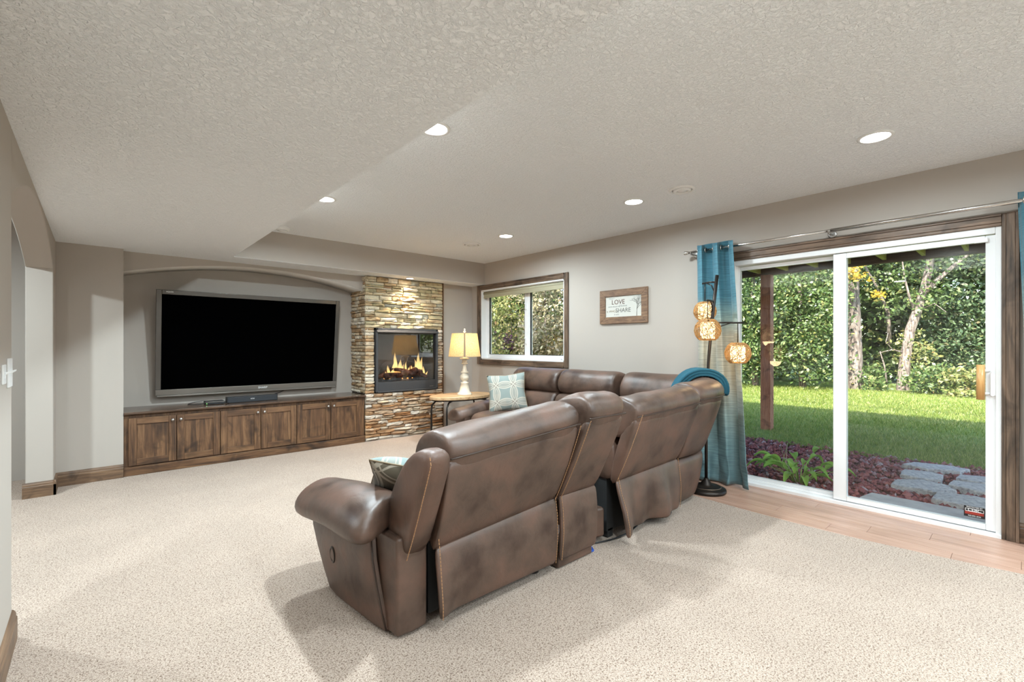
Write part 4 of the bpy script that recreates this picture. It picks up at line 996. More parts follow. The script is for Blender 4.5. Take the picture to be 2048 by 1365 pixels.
# ------------------------------------------------------------------ end table and table lamp
TX, TY, TZ = 3.62, 5.04, .60
et = thing('end_table', 'oval wooden end table with curved metal legs behind the far arm', 'table', (TX,TY,0))
MB().loft([[(.46*k*math.cos(2*PI*i/40), .285*k*math.sin(2*PI*i/40), z) for i in range(40)] for k, z in ((.97,TZ-.040),(1.0,TZ-.034),(1.0,TZ-.006),(.985,TZ))]).build('tabletop', M['tabletop'], et, smooth=False)
MB().loft([[(.43*math.cos(2*PI*i/40), .26*math.sin(2*PI*i/40), z) for i in range(40)] for z in (TZ-.055,TZ-.041)]).build('apron_ring', M['bronze'], et)
for sx in (-1,1):
    for sy in (-1,1):
        MB().tube([(sx*.20,sy*.10,TZ-.055),(sx*.30,sy*.15,TZ-.075),(sx*.345,sy*.175,TZ-.13),(sx*.35,sy*.18,TZ-.22),(sx*.35,sy*.18,.02),(sx*.37,sy*.19,.0)], .012, 8).build('leg', M['bronze'], et, smooth=True)
MB().tube([(.35*math.cos(2*PI*i/32), .18*math.sin(2*PI*i/32), .14) for i in range(32)], .009, 8, closed=True).build('stretcher', M['bronze'], et, smooth=True)
LX, LY = 3.635, 4.985
tl = thing('table_lamp', 'cream turned table lamp with a lit linen drum shade', 'lamp', (LX,LY,TZ))
MB().lathe([(.0,0),(.098,0),(.100,.010),(.094,.020),(.084,.026),(.084,.034),(.070,.040),(.046,.150),(.050,.155),(.050,.164),(.036,.170),(.032,.185),(.050,.205),(.060,.228),(.058,.250),(.040,.275),(.034,.285),(.052,.296),(.052,.306),(.034,.318),(.026,.350),(.020,.390),(.022,.405),(.042,.412),(.042,.422),(.024,.428),(.030,.438),(.036,.450),(.026,.460),(.024,.468),(.062,.474),(.064,.486),(.040,.492),(.022,.496),(.018,.53),(0,.53)], n=28).build('turned_base', M['cream'], tl, smooth=True)
z0, z1 = .505, .815
shd = MB().lathe([(.212,z0),(.168,z1)], n=48, caps=False).build('lamp_shade', M['shade'], tl, smooth=True)
MB().lathe([(.214,z0),(.214,z0+.006),(.210,z0+.006)], n=48, caps=False).build('rim', M['ink_tan'], shd, smooth=True)
a = math.atan2(-LY,-LX)
MB().loft([[(.214*math.cos(a+q),.214*math.sin(a+q),z0),(.169*math.cos(a+q),.169*math.sin(a+q),z1)] for q in (-.055,.055)], closed=False, caps=False).build('seam_strip', plain('seam_ribbon', (.22,.16,.10), .8), shd, solid=.0015)
MB().lathe([(.0,z1-.01),(.006,z1-.01),(.006,z1+.012),(.018,z1+.016),(.020,z1+.028),(.008,z1+.034),(.013,z1+.050),(.010,z1+.062),(0,z1+.066)], n=16).build('finial', M['cream'], tl, smooth=True)
MB().tube([(.02,0,.50),(.07,0,.58),(.06,0,.74),(0,0,z1-.005),(-.06,0,.74),(-.07,0,.58),(-.02,0,.50)], .003, 6).build('harp', M['pewter'], tl, smooth=True)
MB().lathe([(.012,.53),(.016,.55),(.03,.60),(.032,.63),(.022,.66),(0,.67)], n=16).build('bulb', emit('warm_bulb', (1,.75,.42), 6.0), tl, smooth=True)
l = bpy.data.lights.new('lamp','POINT'); l.energy = 1.7; l.color = (1,.66,.32); l.shadow_soft_size = .04
lo = bpy.data.objects.new('lamp', l); COL.objects.link(lo); lo.parent = tl; lo.location = (-.02,-.03,.70)

# ------------------------------------------------------------------ floor lamp with three lanterns
FLX, FLY = 3.913, 1.848
fl_ = thing('floor_lamp', 'dark bronze floor lamp with three lit woven lanterns beside the curtain', 'lamp', (FLX,FLY,0)); ofl = (FLX,FLY,0)
MB().lathe([(.0,.0),(.160,.0),(.162,.012),(.158,.026),(.146,.031),(.138,.036),(.090,.046),(.060,.050),(.046,.062),(.036,.080),(.022,.092),(.018,.11),(0,.11)], n=40).build('base', M['bronze'], fl_, smooth=True)
MB().tube([(.118*math.cos(2*PI*i/40), .118*math.sin(2*PI*i/40), .041) for i in range(40)], .004, 6, closed=True).build('base_ring', M['bronze_l'], fl_, smooth=True)
pole = [(3.913,1.848,.10),(3.913,1.848,.45),(3.917,1.845,.80),(3.930,1.833,1.15),(3.952,1.812,1.50),(3.983,1.785,1.86)]
MB(ofl).tube(pole, [.013,.013,.013,.013,.014,.015], 10).build('pole', M['bronze'], fl_, smooth=True)
def lantern(px, py, pz, r, hang, arm, prop):
    MB(ofl).tube(arm, .0075, 8).build('arm', M['bronze'], fl_, smooth=True)
    MB(ofl).tube(prop, .005, 6).build('arm_brace', M['bronze'], fl_, smooth=True)
    MB(ofl).tube([(px,py,hang),(px,py,pz+r*.80)], .004, 6).build('hanger', M['bronze'], fl_, smooth=True)
    rs_ = random.Random(int(pz*1000)); mb = MB((px,py,pz))
    for q in range(105):
        n_ = Vector((rs_.gauss(0,1),rs_.gauss(0,1),rs_.gauss(0,.9))).normalized(); a_ = n_.orthogonal().normalized(); b_ = n_.cross(a_); off = rs_.uniform(-.75,.75); rr = math.sqrt(1-off*off); pts = []
        for i in range(18):
            p = n_*off+(a_*math.cos(2*PI*i/18)+b_*math.sin(2*PI*i/18))*rr*rs_.uniform(.97,1.03)
            z_ = max(-.80, min(.86, p.z)); pts.append((px+p.x*r, py+p.y*r, pz+z_*r))
        mb.tube(pts, .0015, 3, closed=True)
    for zz in (-.80,.86):
        rr = math.sqrt(1-zz*zz)*r; mb.tube([(px+rr*math.cos(2*PI*i/20), py+rr*math.sin(2*PI*i/20), pz+zz*r) for i in range(20)], .0025, 5, closed=True)
    sh_ = mb.build('woven_shade', M['rattan'], fl_); sh_.location = (px-FLX,py-FLY,pz); sh_['kind'] = 'stuff'
    co = MB().lathe([(.056,-.070),(.058,0),(.056,.066)], n=20, caps=False).build('paper_core', M['lantern_core'], sh_, smooth=True)
    MB().lathe([(0,.07),(.018,.07),(.018,.088),(0,.088)], n=12).build('socket', M['bronze'], sh_)
    l = bpy.data.lights.new('lamp','POINT'); l.energy = 1.0; l.color = (1,.68,.36); l.shadow_soft_size = .05
    lo = bpy.data.objects.new('lamp', l); COL.objects.link(lo); lo.parent = sh_; lo.location = (0,0,-.085)
lantern(4.00,1.90,1.555,.094,1.80,[(3.978,1.79,1.800),(3.985,1.85,1.806),(4.004,1.925,1.803)],[(3.968,1.797,1.70),(3.975,1.83,1.775),(3.99,1.88,1.80)])
lantern(3.780,1.773,1.380,.103,1.625,[(3.960,1.805,1.630),(3.87,1.79,1.634),(3.765,1.770,1.628)],[(3.950,1.812,1.53),(3.93,1.805,1.60),(3.87,1.79,1.63)])
lantern(4.020,1.627,1.187,.102,1.445,[(3.948,1.815,1.450),(3.99,1.71,1.448),(4.040,1.585,1.443)],[(3.940,1.822,1.35),(3.955,1.78,1.405),(4.0,1.68,1.443)])
cord('lamp_cord', 'dark cord coiled on the planks behind the floor lamp base', [(3.80,1.98,.006),(3.76,1.95,.006),(3.74,2.0,.007),(3.80,2.06,.02),(3.86,2.04,.035),(3.93,2.06,.02),(3.97,2.12,.008),(4.1,2.2,.006)], .005, M['piping'])

# ------------------------------------------------------------------ framed print
pc = thing('framed_print', 'rustic wood framed print with lettering and a bare tree on the wall', 'picture', (XW,3.0,1.69)); op = (XW,3.0,1.69)
y0, y1, z0, z1, fwid = 2.688, 3.312, 1.500, 1.883, .076
for nm, pts in (('top',[(y0,z1),(y1,z1),(y1-fwid,z1-fwid),(y0+fwid,z1-fwid)]),('bottom',[(y0,z0),(y1,z0),(y1-fwid,z0+fwid),(y0+fwid,z0+fwid)]),('a',[(y0,z0),(y0,z1),(y0+fwid,z1-fwid),(y0+fwid,z0+fwid)]),('b',[(y1,z0),(y1,z1),(y1-fwid,z1-fwid),(y1-fwid,z0+fwid)])):
    mb = MB(op); mb.prism(pts, 'x', XW-.024, XW-.001); mb.build('frame_board', M['frame_wood'], pc, bevel=.003)
mb = MB(op); mb.box(XW-.012,XW-.002,y0+fwid-.003,y1-fwid+.003,z0+fwid-.003,z1-fwid+.003); mb.build('print_sheet', M['paper'], pc)
px = -.0125
for body, size, y, z, m in (('What I',.026,.155,.094,'ink_pale'),('LOVE',.074,.066,.050,'ink_brown'),('most about my',.026,.120,.004,'ink_pale'),('Home',.040,-.002,.008,'ink_pale'),('is WHO I',.036,.150,-.050,'ink_tan'),('SHARE',.068,.000,-.044,'ink_grey'),('it with',.026,.085,-.088,'ink_pale')):
    text('lettering', body, size, (px,y,z), (PI/2,0,-PI/2), M[m], pc, .0004)
tm = MB(op); rt_ = random.Random(5); X0 = XW-.0128
def twig(y, z, ang, ln, r, dep):
    y2, z2 = y+ln*math.cos(ang), z+ln*math.sin(ang)
    y2 = max(y0+fwid+.004, min(y1-fwid-.004, y2)); z2 = min(z1-fwid-.004, max(z0+fwid+.002, z2))
    tm.tube([(X0,y,z),(X0,(y+y2)/2+rt_.uniform(-.004,.004),(z+z2)/2),(X0,y2,z2)], [r,r*.8,r*.6], 4)
    if dep > 0:
        for q in range(3 if dep > 2 else 2): twig(y2, z2, ang+rt_.uniform(-.75,.75), ln*rt_.uniform(.6,.85), r*.62, dep-1)
twig(2.825, z0+fwid+.002, PI/2+.05, .075, .0036, 5); twig(2.827, z0+fwid+.075, PI/2+.8, .07, .0022, 4)
ob = tm.build('tree_drawing', M['ink_grey'], pc); ob['kind'] = 'stuff'

# ------------------------------------------------------------------ curtains and rod
RX, RZ = 4.262, 2.150
rd = thing('curtain_rod', 'long brushed nickel curtain rod above the sliding door', 'curtain rod', (RX,1.0,RZ)); ord_ = (RX,1.0,RZ)
MB(ord_).tube([(RX,1.02,RZ),(RX,-.75,RZ)], .0135, 14).build('outer_tube', M['chrome'], rd, smooth=True)
MB(ord_).tube([(RX,2.19,RZ),(RX,1.0,RZ)], .0105, 14).build('inner_tube', M['chrome'], rd, smooth=True)
MB(ord_).tube([(RX,2.185,RZ),(RX,2.20,RZ),(RX,2.205,RZ),(RX,2.228,RZ),(RX,2.232,RZ)], [.011,.015,.0175,.0175,.010], 14).build('end_cap', M['chrome'], rd, smooth=True)
for y in (2.16,1.035,-.55):
    mb = MB(ord_); mb.tube([(XW-.001,y,RZ-.012),(XW-.006,y,RZ-.012),(XW-.008,y,RZ-.012)], [.030,.030,.022], 18); b = mb.build('bracket', M['pewter'], rd, smooth=True)
    MB(ord_).tube([(XW-.006,y,RZ-.012),(RX+.02,y,RZ-.018),(RX,y,RZ-.017)], .008, 8).build('bracket_arm', M['pewter'], b, smooth=True)
    MB(ord_).tube([(RX+.018*math.cos(q),y,RZ+.018*math.sin(q)) for q in [PI*.95+i*PI*1.1/10 for i in range(11)]], .005, 6).build('cradle', M['pewter'], b, smooth=True)
def curtain(label, ytop, ybot, folds, seed, xbot, hem=.012, top=2.205):
    t = thing('curtain', label, 'curtain', (RX,(ytop[0]+ytop[1])/2,0), 0, 'teal curtains at the sliding door'); o = (RX,(ytop[0]+ytop[1])/2,0)
    nu, nv = 110, 60
    def P(a, b):
        z = top-(top-hem)*b
        ph = a*folds*2*PI+PI*.5
        y = ytop[0]+(ytop[1]-ytop[0])*a
        yb = ybot[0]+(ybot[1]-ybot[0])*a
        w = smoothstep(.0,1.0,b)
        A = .048*(1-.25*w)+.020*w*math.sin(a*7+seed)
        xc = RX+(xbot-RX)*smoothstep(.35,1.0,b)
        x = xc+A*math.sin(ph+.5*w*math.sin(a*9+seed))
        yy = y+(yb-y)*(b**1.15)+.012*math.cos(ph*2)*(1-.3*w)
        x += .014*nz((a*6,b*5,seed),1.0)*smoothstep(.1,.6,b)
        lo_ = smoothstep(.80,1.0,b); x += lo_*.030*nz((a*9,b*14,seed+2),1.0); yy += lo_*.020*nz((a*7,b*16,seed+4),1.0)
        zz = z+(.012*math.sin(ph)*(1-b))
        return (min(x,XW-.035), yy, max(zz,.008))
    MB(o).grid(P, nu, nv).build('fabric', M['curtain'], t, smooth=True, solid=.002, recalc=False)
    for k in range(int(folds*2)):
        a = (k+.5)/(folds*2)
        y = ytop[0]+(ytop[1]-ytop[0])*a
        MB(o).tube([(RX+.022*math.cos(q*PI/10), y, RZ+.022*math.sin(q*PI/10)) for q in range(20)], .0045, 6, closed=True).build('grommet', M['chrome'], t, smooth=True)
curtain('teal and cream ombre curtain panel behind the floor lamp', (2.125,1.760), (2.10,1.600), 2.5, 1.0, 4.215)
curtain('teal curtain panel at the right edge of the picture', (.050,-.42), (-.03,-.46), 3.0, 4.0, 4.22)

# ------------------------------------------------------------------ outside: ground
GZ = -.12
def gh(x, y):
    return GZ+.16*smoothstep(9,16,x)+.04*nz((x*.35,y*.35,0))
mb = MB((14,3,GZ)); mb.grid(lambda a,b: (lambda x,y: (x,y,gh(x,y)))(7.12+40*a**1.6, -16+46*b), 50, 60)
lw = tag(mb.build('lawn', M['soil'], None, smooth=True, recalc=False), 'green lawn beyond the mulch bed outside', None, None, 'structure'); lw.location = (14,3,GZ)
mb = MB((5.8,1,GZ)); mb.grid(lambda a,b: (lambda x,y: (x,y,GZ-.005+.02*nz((x*2,y*2,1))))(4.50+2.72*a, -16+46*b), 10, 40)
bd = tag(mb.build('planting_bed', M['bed'], None, smooth=True, recalc=False), 'dark soil of the planting bed along the house', None, None, 'structure'); bd.location = (5.8,1,GZ)
def bulk(name, V, F, mat, parent=None, kind='stuff'):
    me = bpy.data.meshes.new(name); nf, k = F.shape
    me.vertices.add(len(V)); me.vertices.foreach_set('co', V.astype(np.float32).ravel())
    me.loops.add(nf*k); me.loops.foreach_set('vertex_index', F.astype(np.int32).ravel())
    me.polygons.add(nf); me.polygons.foreach_set('loop_start', np.arange(0,nf*k,k,dtype=np.int32)); me.polygons.foreach_set('loop_total', np.full(nf,k,dtype=np.int32))
    me.update(calc_edges=True); me.materials.append(mat)
    o = bpy.data.objects.new(name, me); COL.objects.link(o); o.parent = parent; o['kind'] = kind; return o
# grass
n = 150000
u_ = RNG.random(n); gx = 7.05+8.5*u_**1.35; gy = -1.2+8.2*RNG.random(n)
gz = np.array([gh(a,b) for a, b in zip(gx[::50],gy[::50])]).repeat(50)[:n]
gz = GZ+.16*np.clip((gx-9)/7,0,1)**2*(3-2*np.clip((gx-9)/7,0,1))-.005
gx = gx+.08*np.sin(gy*3.1)+.05*np.sin(gy*11.0)
ang = RNG.random(n)*2*PI; hh = RNG.uniform(.025,.065,n)*(1+.15*RNG.standard_normal(n)); w = .004+.004*(gx-7)/6
lean = RNG.normal(0,.020,(n,2))
V = np.empty((n,3,3)); V[:,0] = np.stack([gx-np.cos(ang)*w, gy-np.sin(ang)*w, gz],1); V[:,1] = np.stack([gx+np.cos(ang)*w, gy+np.sin(ang)*w, gz],1)
V[:,2] = np.stack([gx+lean[:,0], gy+lean[:,1], gz+hh],1)
gr = bulk('grass', V.reshape(-1,3), np.arange(3*n).reshape(n,3), M['grass'])
tag(gr, 'short grass blades covering the lawn', 'grass', None, 'stuff')
# lava rock
n = 9500
rx = 4.58+2.62*RNG.random(n); ry = -1.2+5.4*RNG.random(n); s = RNG.uniform(.012,.030,n)*RNG.uniform(.7,1.4,n)
oct_ = np.array([(1,0,0),(-1,0,0),(0,1,0),(0,-1,0),(0,0,1),(0,0,-1)],float)
V = oct_[None]*(s[:,None,None]*RNG.uniform(.6,1.3,(n,6,1))); V += RNG.normal(0,.12,(n,6,3))*s[:,None,None]
V[:,:,2] *= .8; V += np.stack([rx,ry,np.full(n,GZ+.012)+s*.3],1)[:,None]
F = np.array([(0,2,4),(2,1,4),(1,3,4),(3,0,4),(2,0,5),(1,2,5),(3,1,5),(0,3,5)]); F = (F[None]+6*np.arange(n)[:,None,None]).reshape(-1,3)
lv_ = bulk('lava_rock', V.reshape(-1,3), F, M['lava']); tag(lv_, 'red lava rock mulch covering the bed outside the door', 'mulch', None, 'stuff')
mb = MB((4.86,.2,-.06)); mb.prism([(4.53,-1.6),(5.17,-1.6),(5.165,.93),(4.95,.97),(4.53,.95)], 'z', -.14, -.062)
tag(mb.build('concrete_pad', M['concrete'], None, bevel=.008), 'grey concrete pad just outside the sliding door', 'pad').location = (4.86,.2,-.06)
def slab(label, pts, z=-.055):
    cx_ = sum(p[0] for p in pts)/len(pts); cy_ = sum(p[1] for p in pts)/len(pts); P = []
    for i in range(len(pts)):
        a, b = pts[i], pts[(i+1) % len(pts)]
        for q in range(3):
            t_ = q/3; x = a[0]+(b[0]-a[0])*t_; y = a[1]+(b[1]-a[1])*t_; g = .022*nz((x*9,y*9,0)); P.append((x+g, y-g))
    mb = MB((cx_,cy_,z)); mb.loft([[(x,y,z-.06) for x,y in P],[(x,y,z-.008) for x,y in P],[(cx_+(x-cx_)*.97,cy_+(y-cy_)*.97,z+.006*nz((x*8,y*8,2))) for x,y in P],[(cx_+(x-cx_)*.5,cy_+(y-cy_)*.5,z+.004) for x,y in P]])
    o = mb.build('stepping_stone', M['slab']); o.location = (cx_,cy_,z); tag(o, label, 'stepping stone', 'granite stepping stones outside')
slab('thin granite stepping stone right at the edge of the lawn', [(6.62,.92),(6.85,.85),(6.92,.55),(6.88,.40),(6.68,.46),(6.58,.70)])
slab('blocky granite stepping stone just below the one at the lawn edge', [(6.08,.86),(6.36,.87),(6.44,.70),(6.40,.56),(6.14,.56),(6.04,.70)])
slab('wide granite stepping stone left of centre in the lava rock', [(5.60,.87),(5.82,.86),(6.0,.70),(5.96,.52),(5.78,.42),(5.58,.56)])
slab('granite stepping stone far right behind another slab', [(6.30,.47),(6.52,.46),(6.60,.25),(6.50,.0),(6.28,.02)])
slab('mid granite stepping stone at the right with a dark chip', [(5.98,.50),(6.20,.48),(6.24,.25),(6.14,-.02),(5.92,.04),(5.90,.30)])
slab('nearest granite stepping stone beside the concrete pad', [(5.32,.55),(5.62,.53),(5.68,.30),(5.62,-.02),(5.34,.0),(5.28,.30)])
# hosta: every leaf a part
hx, hy = 5.16, 1.50
ho_ = thing('hosta_plant', 'bright green hosta growing in the bed outside the fixed door panel', 'plant', (hx,hy,GZ))
rh = random.Random(9)
def hosta_leaf(ang, reach, lift, ln, wd, droop):
    dx, dy = math.cos(ang), math.sin(ang)
    st_ = Vector((dx*.03,dy*.03,.0)); mid = Vector((dx*reach*.55,dy*reach*.55,lift*.75)); tip = Vector((dx*reach,dy*reach,lift))
    mb = MB(); mb.tube([st_,mid,tip], [.005,.004,.003], 5)
    side = Vector((-dy,dx,0)); vs = []; fs = []; N_ = 7
    for k in range(N_+1):
        t_ = k/N_; w_ = wd*math.sin(PI*min(1,t_*.93+.07))**.7*(1-.35*t_)
        c_ = tip+Vector((dx,dy,0))*ln*t_+Vector((0,0,.05*math.sin(PI*t_*.8)-droop*t_*t_))
        for q, cup in ((-1,.018),(-.5,.0),(0,-.010),(.5,.0),(1,.018)):
            p = c_+side*(w_*q)+Vector((0,0,cup-.012*abs(q)*t_)); vs.append(tuple(p))
    for k in range(N_):
        for q in range(4): fs.append((k*5+q,k*5+q+1,(k+1)*5+q+1,(k+1)*5+q))
    mb.add(vs, fs); lf = mb.build('leaf', M['hosta'], ho_, smooth=True, recalc=False)
for k in range(26):
    a = 2*PI*k/26*2.6+rh.uniform(-.25,.25); ly_ = k/26
    hosta_leaf(a, rh.uniform(.10,.30), rh.uniform(.07,.24)+(.04 if ly_ > .5 else 0), rh.uniform(.13,.20), rh.uniform(.038,.062), rh.uniform(.02,.10))
mb = MB()
for q in range(3): mb.tube([(rh.uniform(-.1,.1),rh.uniform(-.05,.1),0),(rh.uniform(-.2,.1),.1,.2),(rh.uniform(-.3,.2),.16,.36)], .003, 4)
mb.build('dry_flower_stem', M['leaf_dry'], ho_, smooth=True)

# ------------------------------------------------------------------ deck above the patio
dk = thing('deck', 'wooden deck overhead outside with yellowish joists and a brown beam', 'deck', (8.14,2.83,GZ)); od = (8.14,2.83,GZ)
for i, y in enumerate((2.83,-3.2)):
    mb = MB(od); mb.box(8.06,8.21,y-.075,y+.075,GZ-.02,2.40); mb.build('post', M['post'], dk, bevel=.006)
mb = MB(od); mb.box(8.10,8.145,-4,5.6,2.40,2.655); mb.build('beam', M['beam'], dk); mb = MB(od); mb.box(8.15,8.195,-4,5.6,2.40,2.655); mb.build('beam', M['beam'], dk)
mb = MB(od); mb.box(4.53,4.57,-4,5.6,2.45,2.655); mb.build('ledger', M['beam'], dk)
for k in range(22):
    y = -3.55+.405*k
    mb = MB(od); mb.box(4.572,8.098,y-.019,y+.019,2.435,2.655); mb.build('joist', M['joist'], dk)
for k in range(27):
    mb = MB(od); mb.box(4.56+.1395*k,4.56+.1395*k+.134,-4,5.6,2.656,2.684); mb.build('deck_board', M['beam'], dk)
mb = MB(od); mb.box(8.19,8.22,-4,5.6,2.72,2.80); mb.box(8.19,8.22,-4,5.6,3.58,3.62); mb.build('rail', M['beam'], dk)

# ------------------------------------------------------------------ trees and shrubs
def leaf_cloud(centres, per, spread, size, name, mat, parent, o, flat=.35, el=1.6):
    C = np.repeat(np.array(centres,float), per, 0); n = len(C)
    P = C+RNG.normal(0,1,(n,3))*np.array([spread,spread,spread*.75])
    N_ = RNG.normal(0,1,(n,3)); N_[:,2] += flat*2; N_[:,0] -= .5; N_ /= np.linalg.norm(N_,axis=1,keepdims=True)
    A = np.cross(N_, RNG.normal(0,1,(n,3))); A /= np.linalg.norm(A,axis=1,keepdims=True); B = np.cross(N_,A)
    s = size*RNG.uniform(.6,1.35,n)[:,None]
    V = np.stack([P-A*s*el*.5, P+B*s*.42+N_*s*.10, P+A*s*el*.5, P-B*s*.42+N_*s*.10],1)-np.array(o)
    V[:,:,2] = np.maximum(V[:,:,2], GZ+.02-o[2]+.02*RNG.random((n,1)))
    return bulk(name, V.reshape(-1,3), np.arange(4*n).reshape(n,4), mat, parent)
def blob(c, r, n, hollow=.35, zmin=None):
    out = []
    while len(out) < n:
        p = RNG.normal(0,1,3); p /= np.linalg.norm(p); q = np.array(c)+p*np.array(r)*(hollow+(1-hollow)*RNG.random()**.5)
        if zmin is None or q[2] > zmin: out.append(q)
    return out
def branch(mb, pts, r0, r1, n=9):
    k = len(pts); mb.tube(pts, [r0+(r1-r0)*i/(k-1) for i in range(k)], n)
def tree(name, label, cat, base, trunk, branches, clouds, group='trees and shrubs beyond the lawn'):
    t = thing(name, label, cat, base, 0, group)
    if trunk:
        mb = MB(base); branch(mb, trunk[0], trunk[1], trunk[2], 12); mb.build('trunk', M['bark'], t, smooth=True)
    for b in branches:
        mb = MB(base); branch(mb, b[0], b[1], b[2], 7); mb.build('branch', M['bark'], t, smooth=True)
    for i, (cs, per, sp, size, mat) in enumerate(clouds): leaf_cloud(cs, per, sp, size, 'foliage', M[mat], t, base)
    return t
# pale big trunk seen at the left of the sliding panel
b = (15.75,3.20,.02)
tree('shade_tree', 'tall tree with a thick pale shaggy trunk at the left of the sliding pane', 'tree', b,
     ([(15.75,3.20,-.15),(15.74,3.2,.3),(15.72,3.21,1.4),(15.68,3.24,2.8),(15.6,3.28,4.4),(15.5,3.3,7.5)], .21, .12),
     [([(15.62,3.27,3.9),(15.2,2.9,4.2),(14.9,2.7,4.0)],.04,.015),([(15.6,3.28,4.4),(16.2,4.2,5.6),(16.5,5.2,6.6)],.08,.03)],
     [(blob((15.2,3.2,7.4),(2.4,3.4,1.9),90),55,.30,.085,'leaf_green'),(blob((14.9,3.02,3.30),(.25,.16,.36),7),32,.10,.075,'leaf_gold')])
# leaning forked tree
b = (16.2,2.24,.0)
tree('forked_tree', 'leaning forked tree with pale bark in the middle of the sliding pane', 'tree', b,
     ([(16.15,2.26,-.2),(16.20,2.24,.0),(16.22,2.22,.5),(16.27,2.19,.95),(16.36,2.10,1.70),(16.50,1.96,2.25),(16.62,1.87,2.70),(16.74,1.76,3.35),(16.8,1.72,3.9),(16.9,1.6,5.5)], .15, .07),
     [([(16.60,1.88,2.62),(16.7,1.60,3.0),(16.85,1.25,3.4),(17.0,.92,3.75)],.075,.03),([(16.45,2.0,2.1),(16.3,2.12,2.6),(16.2,2.2,3.1),(16.1,2.24,3.6)],.04,.012),
      ([(16.9,2.62,1.3),(16.85,2.65,2.2),(16.7,2.9,3.0),(16.6,3.15,3.6)],.06,.02),([(16.25,2.2,1.05),(16.0,2.42,1.15),(15.8,2.7,1.05)],.025,.008),([(16.0,2.42,1.15),(15.9,2.55,1.35),(15.9,2.5,1.6)],.016,.006),([(16.2,2.55,-.05),(16.15,2.62,.7),(16.05,2.7,1.1)],.03,.012),
      ([(16.5,1.95,2.2),(16.2,1.6,2.35),(15.9,1.35,2.1)],.016,.006)],
     [(blob((16.5,2.05,1.0),(.35,.35,.7),26),26,.14,.065,'leaf_yellow'),(blob((16.7,2.2,4.6),(1.8,2.0,1.4),60),50,.26,.08,'leaf_green'),(blob((16.6,2.3,2.7),(.5,.9,.8),26),32,.2,.07,'leaf_green'),(blob((16.3,2.75,2.75),(.12,.12,.12),3),22,.08,.06,'leaf_gold')])
# evergreen mass on the right
b = (18.6,.6,0)
tree('evergreen', 'dark feathery evergreen filling the right side of the sliding pane', 'tree', b, ([(18.6,.6,-.1),(18.6,.6,3),(18.5,.6,6.5)],.16,.05), [],
     [(blob((18.0,.55,2.6),(1.3,1.75,2.8),150,.3,.2),60,.24,.075,'leaf_pine'),(blob((17.3,.8,1.0),(.6,1.3,.9),40,.3),40,.22,.07,'leaf_pine')])
b = (18.5,-2.2,0)
tree('evergreen', 'dark evergreen standing outside the right edge of the door', 'tree', b, ([(18.5,-2.2,-.1),(18.5,-2.2,6)],.16,.05), [], [(blob((18.0,-2.3,2.7),(1.6,1.9,2.9),100,.3,.1),45,.28,.085,'leaf_pine')])
# shrubs in front of the tree line
for lab, c, r, nc, mat in (('light green low shrub at the foot of the forked tree', (15.5,1.55,.38),(.45,.55,.42),26,'leaf_green'),
                      ('yellow green low shrub right of the forked tree', (15.2,.95,.32),(.45,.40,.36),20,'leaf_yellow'),
                      ('small light green shrub beside the thick pale trunk', (15.6,2.75,.30),(.30,.28,.36),14,'leaf_green')):
    b = (c[0],c[1],0)
    tree('shrub', lab, 'shrub', b, None, [([(c[0],c[1],-.05),(c[0]+.05,c[1]+.03,c[2]*1.3)],.02,.008)], [(blob(c, r, nc, .3, -.05),44,.13,.06,mat)])
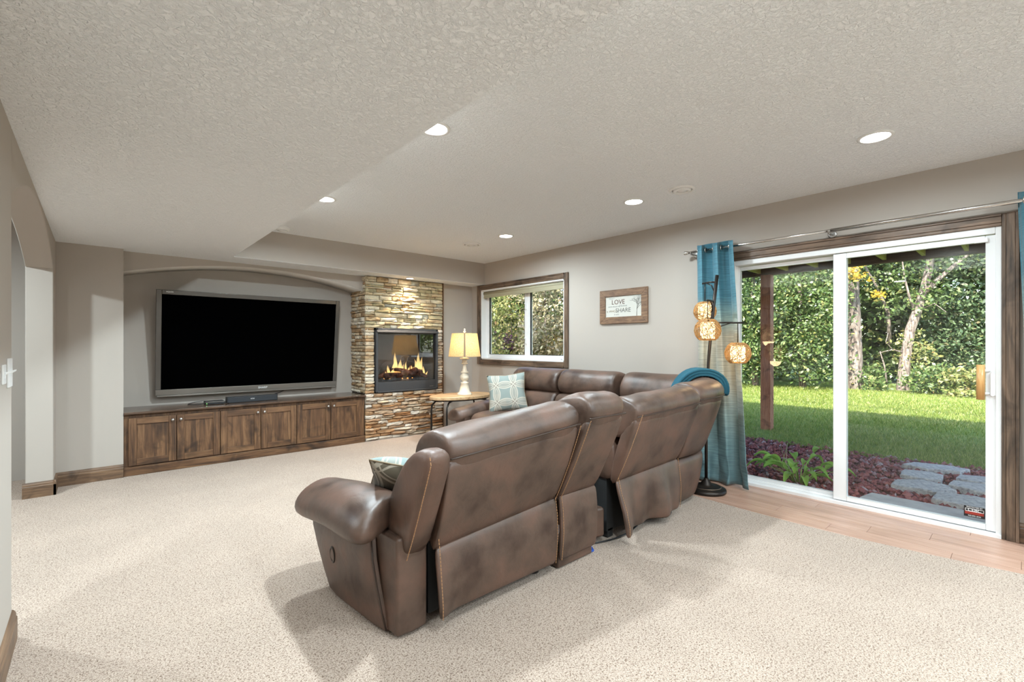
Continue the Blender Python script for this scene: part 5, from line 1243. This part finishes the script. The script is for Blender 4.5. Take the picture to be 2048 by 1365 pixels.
# dense green hedge trees on the left of the door view
for i, (lab, c, r, nc, mat) in enumerate((
        ('dense light green tree right of the deck post', (15.0,4.35,2.3),(1.1,1.15,2.5),120,'leaf_green'),
        ('dense light green tree behind the deck post', (14.6,5.5,2.4),(1.1,1.2,2.6),120,'leaf_green'),
        ('dense green tree left of the deck post beside the curtain edge', (14.2,6.9,2.6),(1.2,1.2,2.8),95,'leaf_green'),
        ('tall green tree far behind the hedge on the left', (18.0,6.8,3.8),(1.6,2.8,4.0),170,'leaf_green'),
        ('shaded green tree far behind the thick pale trunk', (19.4,4.2,3.4),(1.2,2.4,4.2),190,'leaf_green'),
        ('shaded green tree far behind the forked tree', (20.0,1.8,3.4),(1.2,2.4,4.2),190,'leaf_green'),
        ('tall dark tree at the very back of the garden behind the evergreen', (22.5,-.6,4.0),(1.4,3.6,4.6),150,'leaf_green'),
        ('leafy tree outside the right edge of the door near the evergreens', (16.5,-5.6,3.2),(1.8,2.2,3.6),110,'leaf_green'),
        ('leafy tree far to the right of the patio', (13.5,-9.6,3.4),(2.2,2.6,3.8),110,'leaf_green'),
        ('tall dark tree at the very back of the garden behind the hedge', (22.0,8.5,4.0),(1.6,3.6,4.6),150,'leaf_green'))):
    b = (c[0],c[1],0)
    tree('leafy_tree', lab, 'tree', b, ([(c[0]+.3,c[1],-.1),(c[0]+.3,c[1]+.1,2),(c[0]+.2,c[1],5)],.10,.04), [], [(blob(c, r, nc, .25, -.02),105 if i < 3 else 62,.24 if i < 3 else .32,.064 if i < 3 else .15,mat)])
# shrubs seen through the small window
for lab, c, r, nc, per, mat in (('yellow green bush filling the left window pane', (8.9,10.9,1.7),(1.3,1.2,1.8),150,60,'leaf_yellow'),
        ('plum coloured bush behind the left window pane', (9.3,10.3,1.35),(.30,.30,.25),8,40,'leaf_plum'),
        ('tan dry bush in the right window pane', (9.3,8.9,1.8),(.9,.9,1.6),110,60,'leaf_dry'),
        ('green bush low behind the right window pane', (10.0,9.5,1.0),(.9,.8,1.2),60,60,'leaf_yellow'),
        ('dark green tree far behind the small window', (11.8,13.4,3.0),(2.6,2.2,3.4),230,80,'leaf_green'),
        ('yellow green tree behind the wall between window and door', (11.0,8.2,2.2),(1.3,1.3,2.4),70,50,'leaf_yellow')):
    b = (c[0],c[1],0)
    tree('bush', lab, 'bush', b, None, [([(c[0],c[1],-.1),(c[0]+.05,c[1]+.1,c[2]),(c[0]-.1,c[1],c[2]*1.7)],.04,.012)], [(blob(c, r, nc, .25, 0), per,.17 if c[0] < 11.5 else .30,.066 if c[0] < 11.5 else .17,mat)])
